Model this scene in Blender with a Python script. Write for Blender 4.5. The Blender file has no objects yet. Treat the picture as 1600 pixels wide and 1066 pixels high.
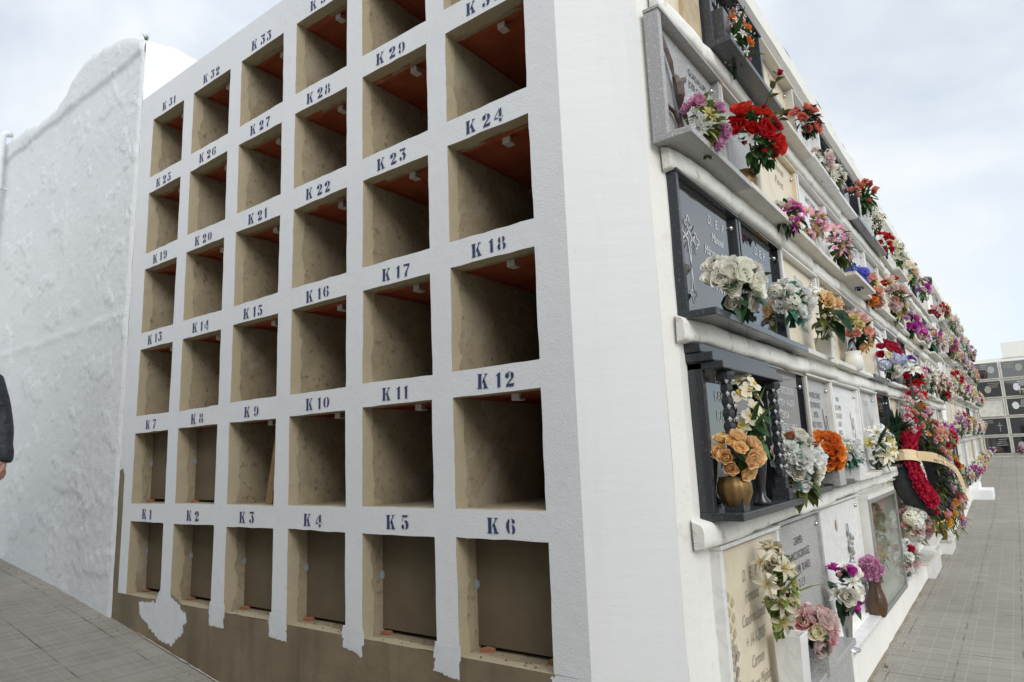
import bpy, math, random
from mathutils import Vector, Matrix, noise, Quaternion
scene = bpy.context.scene
col = scene.collection
R = math.radians
S = 0.65                      # one modelling unit = 0.65 m; every builder below works in units

# ------------------------------------------------------------------ camera
cam_d = bpy.data.cameras.new('camera')
cam = bpy.data.objects.new('camera', cam_d); col.objects.link(cam)
yaw, pitch, roll = R(36.4221), R(9.9076), R(-2.2583)
fw = Vector((-math.sin(yaw)*math.cos(pitch), math.cos(yaw)*math.cos(pitch), math.sin(pitch)))
r0 = Vector((math.cos(yaw), math.sin(yaw), 0)); u0 = r0.cross(fw)
rv = math.cos(roll)*r0 + math.sin(roll)*u0; uv = -math.sin(roll)*r0 + math.cos(roll)*u0
cam.matrix_world = Matrix.Translation(Vector((2.0167, -3.3337, 1.515))*S) @ Matrix((
    (rv.x, uv.x, -fw.x, 0), (rv.y, uv.y, -fw.y, 0), (rv.z, uv.z, -fw.z, 0), (0, 0, 0, 1)))
cam_d.sensor_width = 36.0; cam_d.lens = 36.0*1048.07/1600.0
cam_d.clip_start = 0.05; cam_d.clip_end = 2000
scene.camera = cam

# ------------------------------------------------------------------ sky and sun
SUN_DIR = Vector((0.70, -0.46, 0.55)).normalized()
w = bpy.data.worlds.new("World"); scene.world = w; w.use_nodes = True
nt = w.node_tree; nt.nodes.clear()
def wn(t, **k):
    n = nt.nodes.new(t)
    for a, b in k.items(): setattr(n, a, b)
    return n
sky = wn('ShaderNodeTexSky', sky_type='NISHITA', sun_disc=False)
sky.sun_elevation = math.asin(SUN_DIR.z); sky.sun_rotation = math.atan2(SUN_DIR.x, SUN_DIR.y)
sky.air_density = 1.0; sky.dust_density = 0.4; sky.ozone_density = 3.0
tc = wn('ShaderNodeTexCoord')
mp = wn('ShaderNodeMapping'); mp.inputs['Scale'].default_value = (1.0, 1.0, 1.7); mp.inputs['Location'].default_value = (0.9, 6.1, 0.5)
nz = wn('ShaderNodeTexNoise'); nz.inputs['Scale'].default_value = 2.1; nz.inputs['Detail'].default_value = 7; nz.inputs['Roughness'].default_value = .52; nz.inputs['Distortion'].default_value = .35
rp = wn('ShaderNodeValToRGB'); rp.color_ramp.elements[0].position = .30; rp.color_ramp.elements[1].position = .64
rp.color_ramp.elements[0].color = (.52, .52, .52, 1); rp.color_ramp.elements[1].color = (1, 1, 1, 1)
mx = wn('ShaderNodeMix', data_type='RGBA'); mx.inputs[7].default_value = (9.4, 9.7, 9.9, 1)
bg = wn('ShaderNodeBackground'); bg.inputs['Strength'].default_value = 0.1
out = wn('ShaderNodeOutputWorld')
L = nt.links.new
L(tc.outputs['Generated'], mp.inputs['Vector']); L(mp.outputs['Vector'], nz.inputs['Vector']); L(nz.outputs['Fac'], rp.inputs['Fac'])
sep = wn('ShaderNodeSeparateXYZ'); L(tc.outputs['Generated'], sep.inputs[0])
mr = wn('ShaderNodeMapRange'); mr.interpolation_type = 'SMOOTHSTEP'; mr.inputs[1].default_value = .45; mr.inputs[2].default_value = .95; mr.inputs[3].default_value = 1.0; mr.inputs[4].default_value = 1.5
L(sep.outputs[2], mr.inputs[0])
vm = wn('ShaderNodeVectorMath', operation='SCALE')
L(rp.outputs['Color'], mx.inputs[0]); tn = wn('ShaderNodeMix', data_type='RGBA', blend_type='MULTIPLY'); tn.inputs[0].default_value = 1; tn.inputs[7].default_value = (1.06, 1.50, 1.60, 1)
L(sky.outputs['Color'], tn.inputs[6]); L(tn.outputs[2], mx.inputs[6]); L(mx.outputs[2], vm.inputs[0]); L(mr.outputs[0], vm.inputs['Scale']); L(vm.outputs[0], bg.inputs['Color']); L(bg.outputs['Background'], out.inputs['Surface'])
sun_d = bpy.data.lights.new('sun', 'SUN'); sun_d.energy = 1.9; sun_d.angle = R(36); sun_d.color = (1, .965, .925)
sun = bpy.data.objects.new('sun', sun_d); col.objects.link(sun)
sun.rotation_euler = (-SUN_DIR).to_track_quat('-Z', 'Y').to_euler()
scene.view_settings.view_transform = 'Standard'; scene.view_settings.look = 'None'
scene.view_settings.exposure = 0.05; scene.view_settings.gamma = 1.0

# ------------------------------------------------------------------ helpers
class MB:
    """collects faces in modelling units and links them as one mesh object"""
    def __init__(s): s.v = []; s.f = []; s.mi = []; s.t = []; s.cur = 0
    def add(s, vs, fs, t=None, mi=None):
        n = len(s.v); s.v += [Vector(p) for p in vs]; s.t += (t if t else [0.0]*len(vs))
        for f in fs: s.f.append([i+n for i in f]); s.mi.append(s.cur if mi is None else mi)
        return s
    def box(s, x0, x1, y0, y1, z0, z1, mi=None):
        vs = [(x, y, z) for z in (z0, z1) for y in (y0, y1) for x in (x0, x1)]
        return s.add(vs, [(0,2,3,1),(4,5,7,6),(0,1,5,4),(2,6,7,3),(0,4,6,2),(1,3,7,5)], mi=mi)
    def quad(s, a, b, c, d, mi=None): return s.add([a, b, c, d], [(0,1,2,3)], mi=mi)
    def poly(s, pts, mi=None): return s.add(pts, [tuple(range(len(pts)))], mi=mi)
    def extrude(s, pts, vec, mi=None):
        n = len(pts); v = Vector(vec); a = [Vector(p) for p in pts]
        fs = [tuple(range(n))[::-1], tuple(range(n, 2*n))] + [(i, (i+1) % n, n+(i+1) % n, n+i) for i in range(n)]
        return s.add(a+[p+v for p in a], fs, mi=mi)
    def tube(s, pts, r, n=8, cap=True, mi=None):
        pts = [Vector(p) for p in pts]; rs = r if isinstance(r, (list, tuple)) else [r]*len(pts)
        vs = []; fs = []; up = None
        for i, p in enumerate(pts):
            d = (pts[min(i+1, len(pts)-1)]-pts[max(i-1, 0)]).normalized()
            if up is None: up = d.orthogonal().normalized()
            up = (up-d*up.dot(d)).normalized(); b = d.cross(up)
            for k in range(n):
                a = 2*math.pi*k/n; vs.append(p+(up*math.cos(a)+b*math.sin(a))*rs[i])
        for i in range(len(pts)-1):
            for k in range(n): fs.append((i*n+k, i*n+(k+1) % n, (i+1)*n+(k+1) % n, (i+1)*n+k))
        if cap: fs += [tuple(range(n))[::-1], tuple(range((len(pts)-1)*n, len(pts)*n))]
        return s.add(vs, fs, mi=mi)
    def lathe(s, prof, c=(0, 0, 0), n=20, rib=0, mi=None):
        vs = []; fs = []; c = Vector(c)
        for r, z in prof:
            for k in range(n):
                a = 2*math.pi*k/n; rr = r*(1+rib*(abs(math.sin(a*12/2))-.6)*(1 if .15 < z < .9 or True else 0)); vs.append(c+Vector((rr*math.cos(a), rr*math.sin(a), z)))
        for i in range(len(prof)-1):
            for k in range(n): fs.append((i*n+k, i*n+(k+1) % n, (i+1)*n+(k+1) % n, (i+1)*n+k))
        fs.append(tuple(range(n))[::-1])
        return s.add(vs, fs, mi=mi)
    def mesh(s, name, smooth=False):
        me = bpy.data.meshes.new(name); me.from_pydata([p*S for p in s.v], [], s.f)
        me.polygons.foreach_set('material_index', s.mi)
        if smooth: me.polygons.foreach_set('use_smooth', [True]*len(s.f))
        at = me.attributes.new('t', 'FLOAT', 'POINT'); at.data.foreach_set('value', s.t)
        me.update(); return me
    def build(s, name, mats, parent=None, loc=None, smooth=False, bevel=0):
        me = s.mesh(name, smooth)
        for m in (mats if isinstance(mats, (list, tuple)) else [mats]): me.materials.append(m)
        o = bpy.data.objects.new(name, me); col.objects.link(o)
        if parent: o.parent = parent
        if loc: o.location = Vector(loc)*S
        if bevel:
            b = o.modifiers.new('bevel', 'BEVEL'); b.width = bevel*S; b.segments = 2; b.limit_method = 'ANGLE'; b.angle_limit = R(40)
        return o
def tag(o, label=None, cat=None, group=None, kind=None):
    if label: o['label'] = label
    if cat: o['category'] = cat
    if group: o['group'] = group
    if kind: o['kind'] = kind
    return o
def thing(name, label, cat, loc=(0, 0, 0), group=None):
    o = bpy.data.objects.new(name, None); col.objects.link(o); o.location = Vector(loc)*S; o.empty_display_size = .1
    return tag(o, label, cat, group)
def inst(name, me, mats, parent, loc, scale=1.0, rot=None):
    """object on shared mesh data, materials held by the object"""
    o = bpy.data.objects.new(name, me); col.objects.link(o); o.parent = parent; o.location = Vector(loc)*S
    o.scale = (scale,)*3 if isinstance(scale, (int, float)) else scale
    if rot is not None: o.rotation_mode = 'QUATERNION'; o.rotation_quaternion = rot
    for i, m in enumerate(mats):
        o.material_slots[i].link = 'OBJECT'; o.material_slots[i].material = m
    return o

# ------------------------------------------------------------------ materials
class NT:
    def __init__(s, name):
        s.m = bpy.data.materials.new(name); s.m.use_nodes = True; s.t = s.m.node_tree; s.t.nodes.clear()
        s.o = s.t.nodes.new('ShaderNodeOutputMaterial'); s.b = s.t.nodes.new('ShaderNodeBsdfPrincipled')
        s.l(s.b.outputs[0], s.o.inputs[0]); s.c = s.t.nodes.new('ShaderNodeTexCoord')
    def n(s, t, **k):
        x = s.t.nodes.new(t)
        for a, b in k.items(): setattr(x, a, b)
        return x
    def l(s, a, b): s.t.links.new(a, b)
    def set(s, k, v):
        if k in s.b.inputs: s.b.inputs[k].default_value = v
    def noise(s, scale, detail=4, rough=.55, vec=None, dist=0):
        x = s.n('ShaderNodeTexNoise'); x.inputs['Scale'].default_value = scale; x.inputs['Detail'].default_value = detail
        x.inputs['Roughness'].default_value = rough; x.inputs['Distortion'].default_value = dist
        s.l(vec or s.c.outputs['Object'], x.inputs['Vector']); return x.outputs['Fac']
    def ramp(s, f, p0, p1, c0=(0, 0, 0, 1), c1=(1, 1, 1, 1)):
        x = s.n('ShaderNodeValToRGB'); e = x.color_ramp.elements
        e[0].position = p0; e[1].position = p1; e[0].color = c0; e[1].color = c1; s.l(f, x.inputs[0]); return x.outputs[0]
    def mix(s, f, a, b, mode='MIX'):
        x = s.n('ShaderNodeMix', data_type='RGBA', blend_type=mode)
        for i, q in ((0, f), (6, a), (7, b)):
            if isinstance(q, (int, float)): x.inputs[i].default_value = q
            elif isinstance(q, tuple): x.inputs[i].default_value = (q+(1,))[:4]
            else: s.l(q, x.inputs[i])
        return x.outputs[2]
    def math(s, op, a, b=None, c=None):
        x = s.n('ShaderNodeMath', operation=op)
        for i, q in enumerate((a, b, c)):
            if q is None: continue
            if isinstance(q, (int, float)): x.inputs[i].default_value = q
            else: s.l(q, x.inputs[i])
        return x.outputs[0]
    def bump(s, h, strength=.3, dist=.01, prev=None):
        x = s.n('ShaderNodeBump'); x.inputs['Strength'].default_value = strength; x.inputs['Distance'].default_value = dist
        s.l(h, x.inputs['Height'])
        if prev: s.l(prev, x.inputs['Normal'])
        return x.outputs[0]
    def xyz(s):
        x = s.n('ShaderNodeSeparateXYZ'); s.l(s.c.outputs['Object'], x.inputs[0]); return x.outputs
    def color(s, c): s.l(c, s.b.inputs['Base Color'])
    def normal(s, c): s.l(c, s.b.inputs['Normal'])
def mat(name, c1, c2=None, rough=.7, sc=8, p=(.35, .65), bump=0, bsc=60, bd=.004, metal=0, spec=None, detail=5):
    k = NT(name); c2 = c2 or tuple(x*.85 for x in c1)
    k.color(k.mix(k.ramp(k.noise(sc, detail), *p), c1, c2)); k.set('Roughness', rough); k.set('Metallic', metal)
    if spec is not None: k.set('Specular IOR Level', spec)
    if bump: k.normal(k.bump(k.noise(bsc, 4), bump, bd))
    return k.m
def speckle(name, base, dark, light, rough=.35, sc=260, lo=.40, hi=.60, ior=1.5):
    k = NT(name); n = k.noise(sc, 2, .6); n2 = k.noise(sc*.45, 2, .6)
    c = k.mix(k.ramp(n, lo-.05, lo+.03), dark, base); c = k.mix(k.ramp(n2, hi-.02, hi+.06), c, light)
    k.color(c); k.set('Roughness', rough); k.set('IOR', ior); return k.m
def whitewash(name, base, dirt, rough=.85, b1=.35, b2=.25, dirt_p=(.58, .78), fine=160):
    k = NT(name); n = k.noise(2.2, 6, .6); n2 = k.noise(14, 5, .6); n3 = k.noise(fine, 3, .6)
    c = k.mix(k.ramp(n2, *dirt_p), base, dirt); c = k.mix(k.math('MULTIPLY', k.ramp(n, .45, .75), .35), c, tuple(x*.86 for x in base))
    k.color(c); k.set('Roughness', rough); k.set('Specular IOR Level', .25)
    b = k.bump(n2, b2, .02); k.normal(k.bump(n3, b1, .003, b)); return k.m
M = {}
k = NT('smooth white paint'); mps = k.n('ShaderNodeMapping'); mps.inputs['Scale'].default_value = (7, 7, .55); k.l(k.c.outputs['Object'], mps.inputs[0])
st = k.noise(1.0, 6, .65, vec=mps.outputs[0]); bl = k.noise(1.7, 5, .55); sp = k.noise(38, 4, .6)
c = k.mix(k.math('MULTIPLY', k.ramp(st, .52, .74), .45), (.815, .815, .81), (.71, .705, .685)); c = k.mix(k.math('MULTIPLY', k.ramp(bl, .45, .7), .35), c, (.75, .755, .755)); c = k.mix(k.math('MULTIPLY', k.ramp(sp, .70, .76), .5), c, (.55, .53, .50)); k.color(c)
k.set('Roughness', .8); k.set('Specular IOR Level', .3); mpt = k.n('ShaderNodeMapping'); mpt.inputs['Scale'].default_value = (2.2, 2.2, 9); mpt.inputs['Rotation'].default_value = (0, 0, .5); k.l(k.c.outputs['Object'], mpt.inputs[0])
b = k.bump(k.noise(1.6, 5, .6, vec=mpt.outputs[0]), .16, .012); k.normal(k.bump(k.noise(150, 3), .10, .003, b)); M['white_smooth'] = k.m
M['facade'] = whitewash('white stippled paint', (.76, .765, .775), (.70, .705, .71), b1=.55, b2=.12, fine=130)
M['cream'] = whitewash('old cream limewash', (.80, .77, .69), (.60, .53, .42), b1=.25, b2=.25, dirt_p=(.60, .78))
M['cream2'] = whitewash('white limewash on ledges', (.83, .81, .76), (.46, .39, .30), b1=.45, b2=.5, dirt_p=(.58, .74))
M['coping'] = whitewash('white roof coping', (.83, .81, .76), (.70, .66, .58), b1=.25, b2=.2)
k = NT('lumpy whitewash'); z = k.xyz()[2]
n = k.noise(1.6, 8, .62); n2 = k.noise(9, 8, .65, dist=.6); n3 = k.noise(55, 5, .7); 
c = k.mix(k.ramp(n, .45, .70), (.75, .765, .775), (.735, .75, .76)); c = k.mix(k.math('MULTIPLY', k.ramp(n2, .64, .74), .10), c, (.52, .52, .50)); k.color(c)
k.set('Roughness', .9); k.set('Specular IOR Level', .2)
pe = k.ramp(k.noise(3.1, 9, .68, dist=.4), .50, .53); pe2 = k.ramp(k.noise(7.5, 8, .7, dist=.8), .56, .60)
xw, yw, zw = k.xyz()
mk = k.math('MULTIPLY', k.ramp(zw, .12, .42, (1, 1, 1, 1), (.22, .22, .22, 1)), 1.0)
b = k.bump(n2, .22, .02); b = k.bump(k.math('MULTIPLY', pe, mk), .14, .012, b); b = k.bump(k.math('MULTIPLY', pe2, mk), .26, .012, b); b = k.bump(k.noise(26, 6, .7), .6, .010, b); k.normal(k.bump(k.noise(110, 4, .7), .8, .005, b)); M['lumpy'] = k.m
k = NT('bare cement render'); n = k.noise(3.2, 7, .62); n2 = k.noise(40, 4)
mp2 = k.n('ShaderNodeMapping'); mp2.inputs['Scale'].default_value = (9, 9, .9); k.l(k.c.outputs['Object'], mp2.inputs[0]); n3 = k.noise(1.2, 5, .6, vec=mp2.outputs[0])
c = k.mix(k.ramp(n, .35, .68), (.25, .195, .122), (.155, .12, .074)); c = k.mix(k.math('MULTIPLY', k.ramp(n3, .5, .7), .5), c, (.12, .097, .066)); k.color(c)
k.set('Roughness', .95); k.normal(k.bump(n2, .35, .006)); M['render'] = k.m
# inside of a burial niche: sandy cement, a paler trowelled lip near the mouth with a ragged edge
k = NT('niche cement'); x, y, z = k.xyz(); n = k.noise(5, 7, .65); n2 = k.noise(26, 6, .7); n3 = k.noise(90, 3)
lip = k.math('LESS_THAN', k.math('ADD', y, k.math('MULTIPLY', k.noise(7, 5), .10)), .115)
c = k.mix(k.ramp(n, .35, .70), (.40, .335, .23), (.275, .228, .152)); c = k.mix(k.math('MULTIPLY', k.ramp(n2, .56, .63), .8), c, (.185, .145, .09))
oi = k.n('ShaderNodeObjectInfo'); sm = k.noise(3.1, 6, .7, dist=1.0); c = k.mix(k.math('MULTIPLY', k.ramp(sm, .50, .60), k.math('MULTIPLY', oi.outputs['Random'], .8)), c, (.47, .42, .32)); c = k.mix(k.math('MULTIPLY', oi.outputs['Random'], .28), c, (.24, .195, .13))
c = k.mix(lip, c, k.mix(n, (.50, .43, .30), (.41, .345, .235))); k.color(c); k.set('Roughness', .95); k.set('Specular IOR Level', .15)
b = k.bump(n2, .45, .012); b = k.bump(lip, .4, .008, b); k.normal(k.bump(n3, .25, .004, b)); M['niche'] = k.m
k = NT('terracotta ceiling block'); x, y, z = k.xyz()
g = k.math('FRACT', k.math('MULTIPLY', y, 26.0)); c = k.mix(k.ramp(k.noise(9, 5), .35, .65), (.47, .108, .046), (.35, .078, .035))
c = k.mix(k.math('MULTIPLY', k.math('LESS_THAN', g, .12), .3), c, (.17, .04, .02)); k.color(c); k.set('Roughness', .85); M['terracotta'] = k.m
k = NT('brushed on white paint'); a = k.n('ShaderNodeAttribute', attribute_name='t')
mpb = k.n('ShaderNodeMapping'); mpb.inputs['Scale'].default_value = (60, 60, 9); mpb.inputs['Rotation'].default_value = (0, .35, 0); k.l(k.c.outputs['Object'], mpb.inputs[0])
nb = k.noise(1.0, 5, .65, vec=mpb.outputs[0]); nc = k.noise(14, 6, .7)
fk = k.ramp(k.math('ADD', a.outputs['Fac'], k.math('ADD', k.math('MULTIPLY', k.math('SUBTRACT', nb, .5), 1.3), k.math('MULTIPLY', k.math('SUBTRACT', nc, .5), 1.1))), .44, .54)
n = k.noise(3.2, 7, .62); cb = k.mix(k.ramp(n, .35, .68), (.25, .195, .122), (.155, .12, .074))
k.color(k.mix(fk, cb, k.mix(k.ramp(nc, .35, .65), (.74, .75, .765), (.66, .67, .685)))); k.set('Roughness', .9); k.normal(k.bump(fk, .4, .003)); M['brush_paint'] = k.m
M['panel'] = mat('cement closing slab', (.165, .128, .08), (.125, .097, .06), .92, 4, bump=.25, bsc=50)
M['mortar_dab'] = mat('blue grey mortar', (.34, .38, .43), (.26, .29, .33), .9, 20, bump=.5, bsc=50)
M['shard'] = mat('brick shard', (.46, .19, .11), (.33, .13, .08), .9, 30, bump=.4)
M['bracket'] = mat('white plastic bracket', (.62, .60, .55), (.54, .52, .48), .6, 20)
M['board'] = mat('old pine board', (.30, .19, .085), (.20, .12, .05), .8, 12, bump=.3)
k = NT('navy stencil paint'); c = k.mix(k.ramp(k.noise(75, 4, .7), .42, .72), (.020, .034, .12), (.062, .085, .19)); k.color(c); k.set('Roughness', .75); M['navy'] = k.m
M['granite'] = speckle('grey granite', (.40, .395, .385), (.13, .13, .13), (.62, .61, .60))
M['granite_dark'] = speckle('dark grey granite', (.040, .042, .047), (.02, .02, .022), (.08, .084, .09), .28, 220)
M['black'] = speckle('polished black granite', (.018, .019, .022), (.012, .012, .014), (.05, .052, .058), .035, 200, .3, .70, 2.4)
M['black_edge'] = speckle('sawn black granite', (.052, .056, .064), (.03, .033, .038), (.10, .105, .11), .2, 180)
k = NT('white marble'); n = k.noise(3.5, 6, .6, dist=1.8); c = k.mix(k.ramp(k.math('ABSOLUTE', k.math('SUBTRACT', n, .5)), .0, .06), (.55, .55, .55), (.78, .775, .76)); k.color(k.mix(.6, c, (.78, .775, .755))); k.set('Roughness', .3); M['marble'] = k.m
k = NT('cream marble'); n = k.noise(4, 6, .6, dist=1.2); c = k.mix(k.ramp(n, .35, .68), (.78, .70, .54), (.68, .58, .41)); k.color(c); k.set('Roughness', .35); M['beige'] = k.m
M['grey_marble'] = mat('veined grey marble', (.62, .62, .60), (.46, .46, .45), .3, 9)
M['marble_dull'] = mat('weathered white slab', (.70, .68, .62), (.56, .53, .46), .55, 6, bump=.1)
M['tan'] = mat('tan stone', (.56, .45, .30), (.42, .33, .21), .8, 12, bump=.3)
M['fillet'] = mat('dirty cement fillet', (.50, .44, .38), (.36, .31, .26), .9, 14, bump=.4)
M['house'] = mat('grey sand plaster', (.50, .49, .46), (.42, .41, .38), .9, 4)
M['bronze'] = mat('aged bronze', (.16, .12, .105), (.10, .075, .07), .45, 20, metal=.7)
M['brass'] = mat('tarnished brass', (.30, .18, .065), (.17, .10, .04), .42, 14, metal=.6)
M['silver'] = mat('silver metal', (.62, .62, .60), (.5, .5, .5), .25, 20, metal=.95)
M['alu'] = mat('brushed aluminium', (.52, .52, .51), (.42, .42, .41), .4, 30, metal=.8)
M['glaze'] = mat('brown glazed ceramic', (.055, .032, .018), (.11, .055, .025), .12, 6)
M['white_pot'] = mat('white pot', (.76, .75, .70), (.68, .67, .62), .45, 8)
M['dark_pot'] = mat('dark polished vase', (.02, .02, .023), (.035, .035, .04), .12, 10)
M['letter_w'] = mat('white engraved letters', (.74, .74, .74), None, .6)
M['letter_k'] = mat('black engraved letters', (.035, .035, .04), None, .6)
M['letter_g'] = mat('faded engraved letters', (.30, .27, .22), (.40, .36, .29), .7, 30)
M['pvc'] = mat('white painted pipe', (.74, .75, .76), (.66, .66, .66), .6, 10)
M['wire_foam'] = mat('black wreath backing', (.016, .02, .026), (.03, .035, .042), .7, 20, bump=.4)
k = NT('ribbon satin'); k.color(k.mix(k.noise(12, 3), (.72, .56, .33), (.64, .48, .27))); k.set('Roughness', .4); M['ribbon'] = k.m
k = NT('clear glass'); k.set('Base Color', (.9, .93, .92, 1)); k.set('Roughness', .04); k.set('Transmission Weight', 1.0); k.set('IOR', 1.25)
lp = k.n('ShaderNodeBsdfTransparent'); lp.inputs[0].default_value = (.93, .95, .94, 1); ms = k.n('ShaderNodeMixShader'); gl = k.n('ShaderNodeBsdfGlossy'); gl.inputs['Roughness'].default_value = .03
ms.inputs[0].default_value = .25; k.l(lp.outputs[0], ms.inputs[1]); k.l(gl.outputs[0], ms.inputs[2]); k.l(ms.outputs[0], k.o.inputs[0]); M['glass'] = k.m

# petals: colour runs from the throat to the rim of each petal (attribute t), every flower slightly its own shade
def petal(name, c0, c1, var=.10, rough=.6):
    c0 = tuple(x**.84 for x in c0); c1 = tuple(x**.84 for x in c1)
    k = NT(name); a = k.n('ShaderNodeAttribute', attribute_name='t'); oi = k.n('ShaderNodeObjectInfo')
    c = k.mix(k.ramp(a.outputs['Fac'], .05, .95), c0, c1)
    hs = k.n('ShaderNodeHueSaturation'); k.l(c, hs.inputs['Color'])
    k.l(k.math('ADD', k.math('MULTIPLY', oi.outputs['Random'], 2*var), 1-var), hs.inputs['Value'])
    k.l(k.math('ADD', k.math('MULTIPLY', oi.outputs['Random'], .024), .488), hs.inputs['Hue'])
    k.color(hs.outputs[0]); k.set('Roughness', rough); k.set('Specular IOR Level', .25)
    tr = k.n('ShaderNodeBsdfTranslucent'); k.l(hs.outputs[0], tr.inputs[0]); ms = k.n('ShaderNodeMixShader'); ms.inputs[0].default_value = .34
    k.l(k.b.outputs[0], ms.inputs[1]); k.l(tr.outputs[0], ms.inputs[2]); k.l(ms.outputs[0], k.o.inputs[0]); return k.m
P = {
 'white': petal('white petals', (.84, .80, .62), (.90, .88, .80), .05), 'purewhite': petal('pure white petals', (.82, .84, .72), (.90, .90, .88), .05),
 'cream': petal('cream petals', (.80, .70, .40), (.88, .83, .66)), 'ivory': petal('ivory petals', (.55, .50, .32), (.66, .60, .46)),
 'peach': petal('peach petals', (.93, .44, .10), (.94, .70, .36)), 'orange': petal('orange petals', (.80, .11, .015), (.82, .24, .035)),
 'salmon': petal('salmon petals', (.80, .20, .12), (.78, .42, .32)), 'coral': petal('coral petals', (.70, .06, .05), (.72, .20, .16)),
 'red': petal('red petals', (.30, .004, .008), (.58, .012, .02)), 'crimson': petal('crimson petals', (.28, .004, .02), (.52, .02, .06)),
 'pink': petal('pink petals', (.68, .22, .28), (.80, .50, .50)), 'palepink': petal('pale pink petals', (.76, .46, .44), (.80, .66, .62)),
 'lilac': petal('lilac petals', (.42, .16, .40), (.62, .36, .56)), 'magenta': petal('magenta petals', (.36, .02, .26), (.60, .06, .42)),
 'mauve': petal('mauve pink petals', (.55, .14, .36), (.70, .34, .52)), 'blue': petal('blue petals', (.05, .07, .42), (.14, .18, .62)),
 'hydrablue': petal('powder blue petals', (.42, .45, .66), (.58, .60, .76)), 'violet': petal('violet petals', (.10, .04, .30), (.18, .07, .42)),
 'yellow': petal('yellow petals', (.78, .42, .02), (.80, .66, .18)), 'lemon': petal('lemon petals', (.72, .60, .12), (.80, .74, .36)),
 'pinklily': petal('pink and white lily petals', (.80, .76, .68), (.74, .10, .30)), 'pinkwhite': petal('blush lily petals', (.74, .40, .40), (.80, .72, .66)),
 'amber': petal('amber petals', (.70, .22, .01), (.74, .40, .03)), 'babys': petal('pale filler petals', (.60, .62, .52), (.74, .74, .72)),
}
M['pollen'] = mat('pollen', (.70, .42, .04), (.5, .3, .03), .8, 40)
def leafm(name, c0, c1, rough=.5):
    k = NT(name); a = k.n('ShaderNodeAttribute', attribute_name='t')
    k.color(k.mix(a.outputs['Fac'], c0, c1)); k.set('Roughness', rough); k.set('Specular IOR Level', .3)
    tr = k.n('ShaderNodeBsdfTranslucent'); tr.inputs[0].default_value = c1+(1,); ms = k.n('ShaderNodeMixShader'); ms.inputs[0].default_value = .15
    k.l(k.b.outputs[0], ms.inputs[1]); k.l(tr.outputs[0], ms.inputs[2]); k.l(ms.outputs[0], k.o.inputs[0]); return k.m
G = {'green': leafm('green leaves', (.018, .055, .016), (.075, .17, .04)), 'dark': leafm('dark leaves', (.010, .032, .014), (.03, .085, .03)),
     'lime': leafm('yellow green leaves', (.07, .12, .02), (.27, .32, .07)), 'teal': leafm('teal leaves', (.03, .13, .09), (.12, .32, .22)),
     'olive': leafm('olive leaves', (.04, .06, .012), (.15, .17, .04)), 'grey': leafm('sage leaves', (.10, .14, .09), (.24, .30, .20))}

# ------------------------------------------------------------------ ground
def lerp_tab(v, tab):
    if v <= tab[0][0]: return tab[0][1]
    for (a, b), (c, d) in zip(tab, tab[1:]):
        if v <= c: return b+(d-b)*(v-a)/(c-a)
    return tab[-1][1]
XT = [(-60, 2.2), (-30, 2.2), (-16, 1.25), (-9.06, .49), (-7.12, .268), (-5.7, .062), (-3.67, -.25), (-2.2, -.46), (-1, -.60), (0, -.67), (1, -.68)]
YT = [(5, 0), (18, .20), (40, 1.26), (80, 1.9), (200, 2.0)]
def gz(x, y): return lerp_tab(x, XT)+lerp_tab(y, YT)
k = NT('grey paving blocks'); x, y, z = k.xyz()
def grid(c, step, wd):     # 1 on the joint, 0 on the block
    f = k.math('FRACT', k.math('DIVIDE', c, step)); return k.math('LESS_THAN', k.math('ABSOLUTE', k.math('SUBTRACT', f, .5)), wd)
wob = k.math('MULTIPLY', k.math('SUBTRACT', k.noise(3, 3), .5), .012)
xx = k.math('ADD', x, wob); yy = k.math('ADD', y, wob)
jx = grid(xx, .176*S, .045); jy = grid(yy, .245*S, .03)
gx = grid(k.math('ADD', xx, .06), .528*S, .013); gy = grid(yy, .98*S, .009)
lx = grid(xx, .23*S, .035); ly = grid(k.math('ADD', yy, .03), .18*S, .04); lgx = grid(xx, .46*S, .014); lgy = grid(k.math('ADD', yy, -.045), .56*S, .014)
left = k.math('LESS_THAN', x, 0.0)
def sw(a, b):
    q = k.n('ShaderNodeMix', data_type='FLOAT'); k.l(left, q.inputs[0]); k.l(a, q.inputs[2]); k.l(b, q.inputs[3]); return q.outputs[0]
fine_a = sw(jx, ly); fine_b = sw(jy, lx); coarse = sw(k.math('MAXIMUM', gx, gy), k.math('MAXIMUM', lgx, lgy))
n = k.noise(1.1, 6, .6); n2 = k.noise(22, 5, .65); n3 = k.noise(5, 4)
wnz = k.n('ShaderNodeTexWhiteNoise', noise_dimensions='2D'); cx = k.n('ShaderNodeCombineXYZ')
k.l(k.math('FLOOR', k.math('ADD', k.math('DIVIDE', xx, .176*S), .5)), cx.inputs[0]); k.l(k.math('FLOOR', k.math('ADD', k.math('DIVIDE', yy, .245*S), .5)), cx.inputs[1]); k.l(cx.outputs[0], wnz.inputs[0])
c = k.mix(k.ramp(n, .35, .68), (.335, .315, .275), (.275, .258, .225)); c = k.mix(k.math('MULTIPLY', wnz.outputs[0], .30), c, (.215, .202, .175))
c = k.mix(k.math('MULTIPLY', k.ramp(n2, .5, .72), .35), c, (.38, .36, .31))
c = k.mix(k.math('MULTIPLY', fine_a, .35), c, (.42, .395, .335)); c = k.mix(k.math('MULTIPLY', fine_b, .42), c, (.17, .16, .13))
c = k.mix(k.math('MULTIPLY', coarse, k.math('MULTIPLY', k.ramp(n3, .44, .62), .75)), c, (.10, .098, .07))
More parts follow.
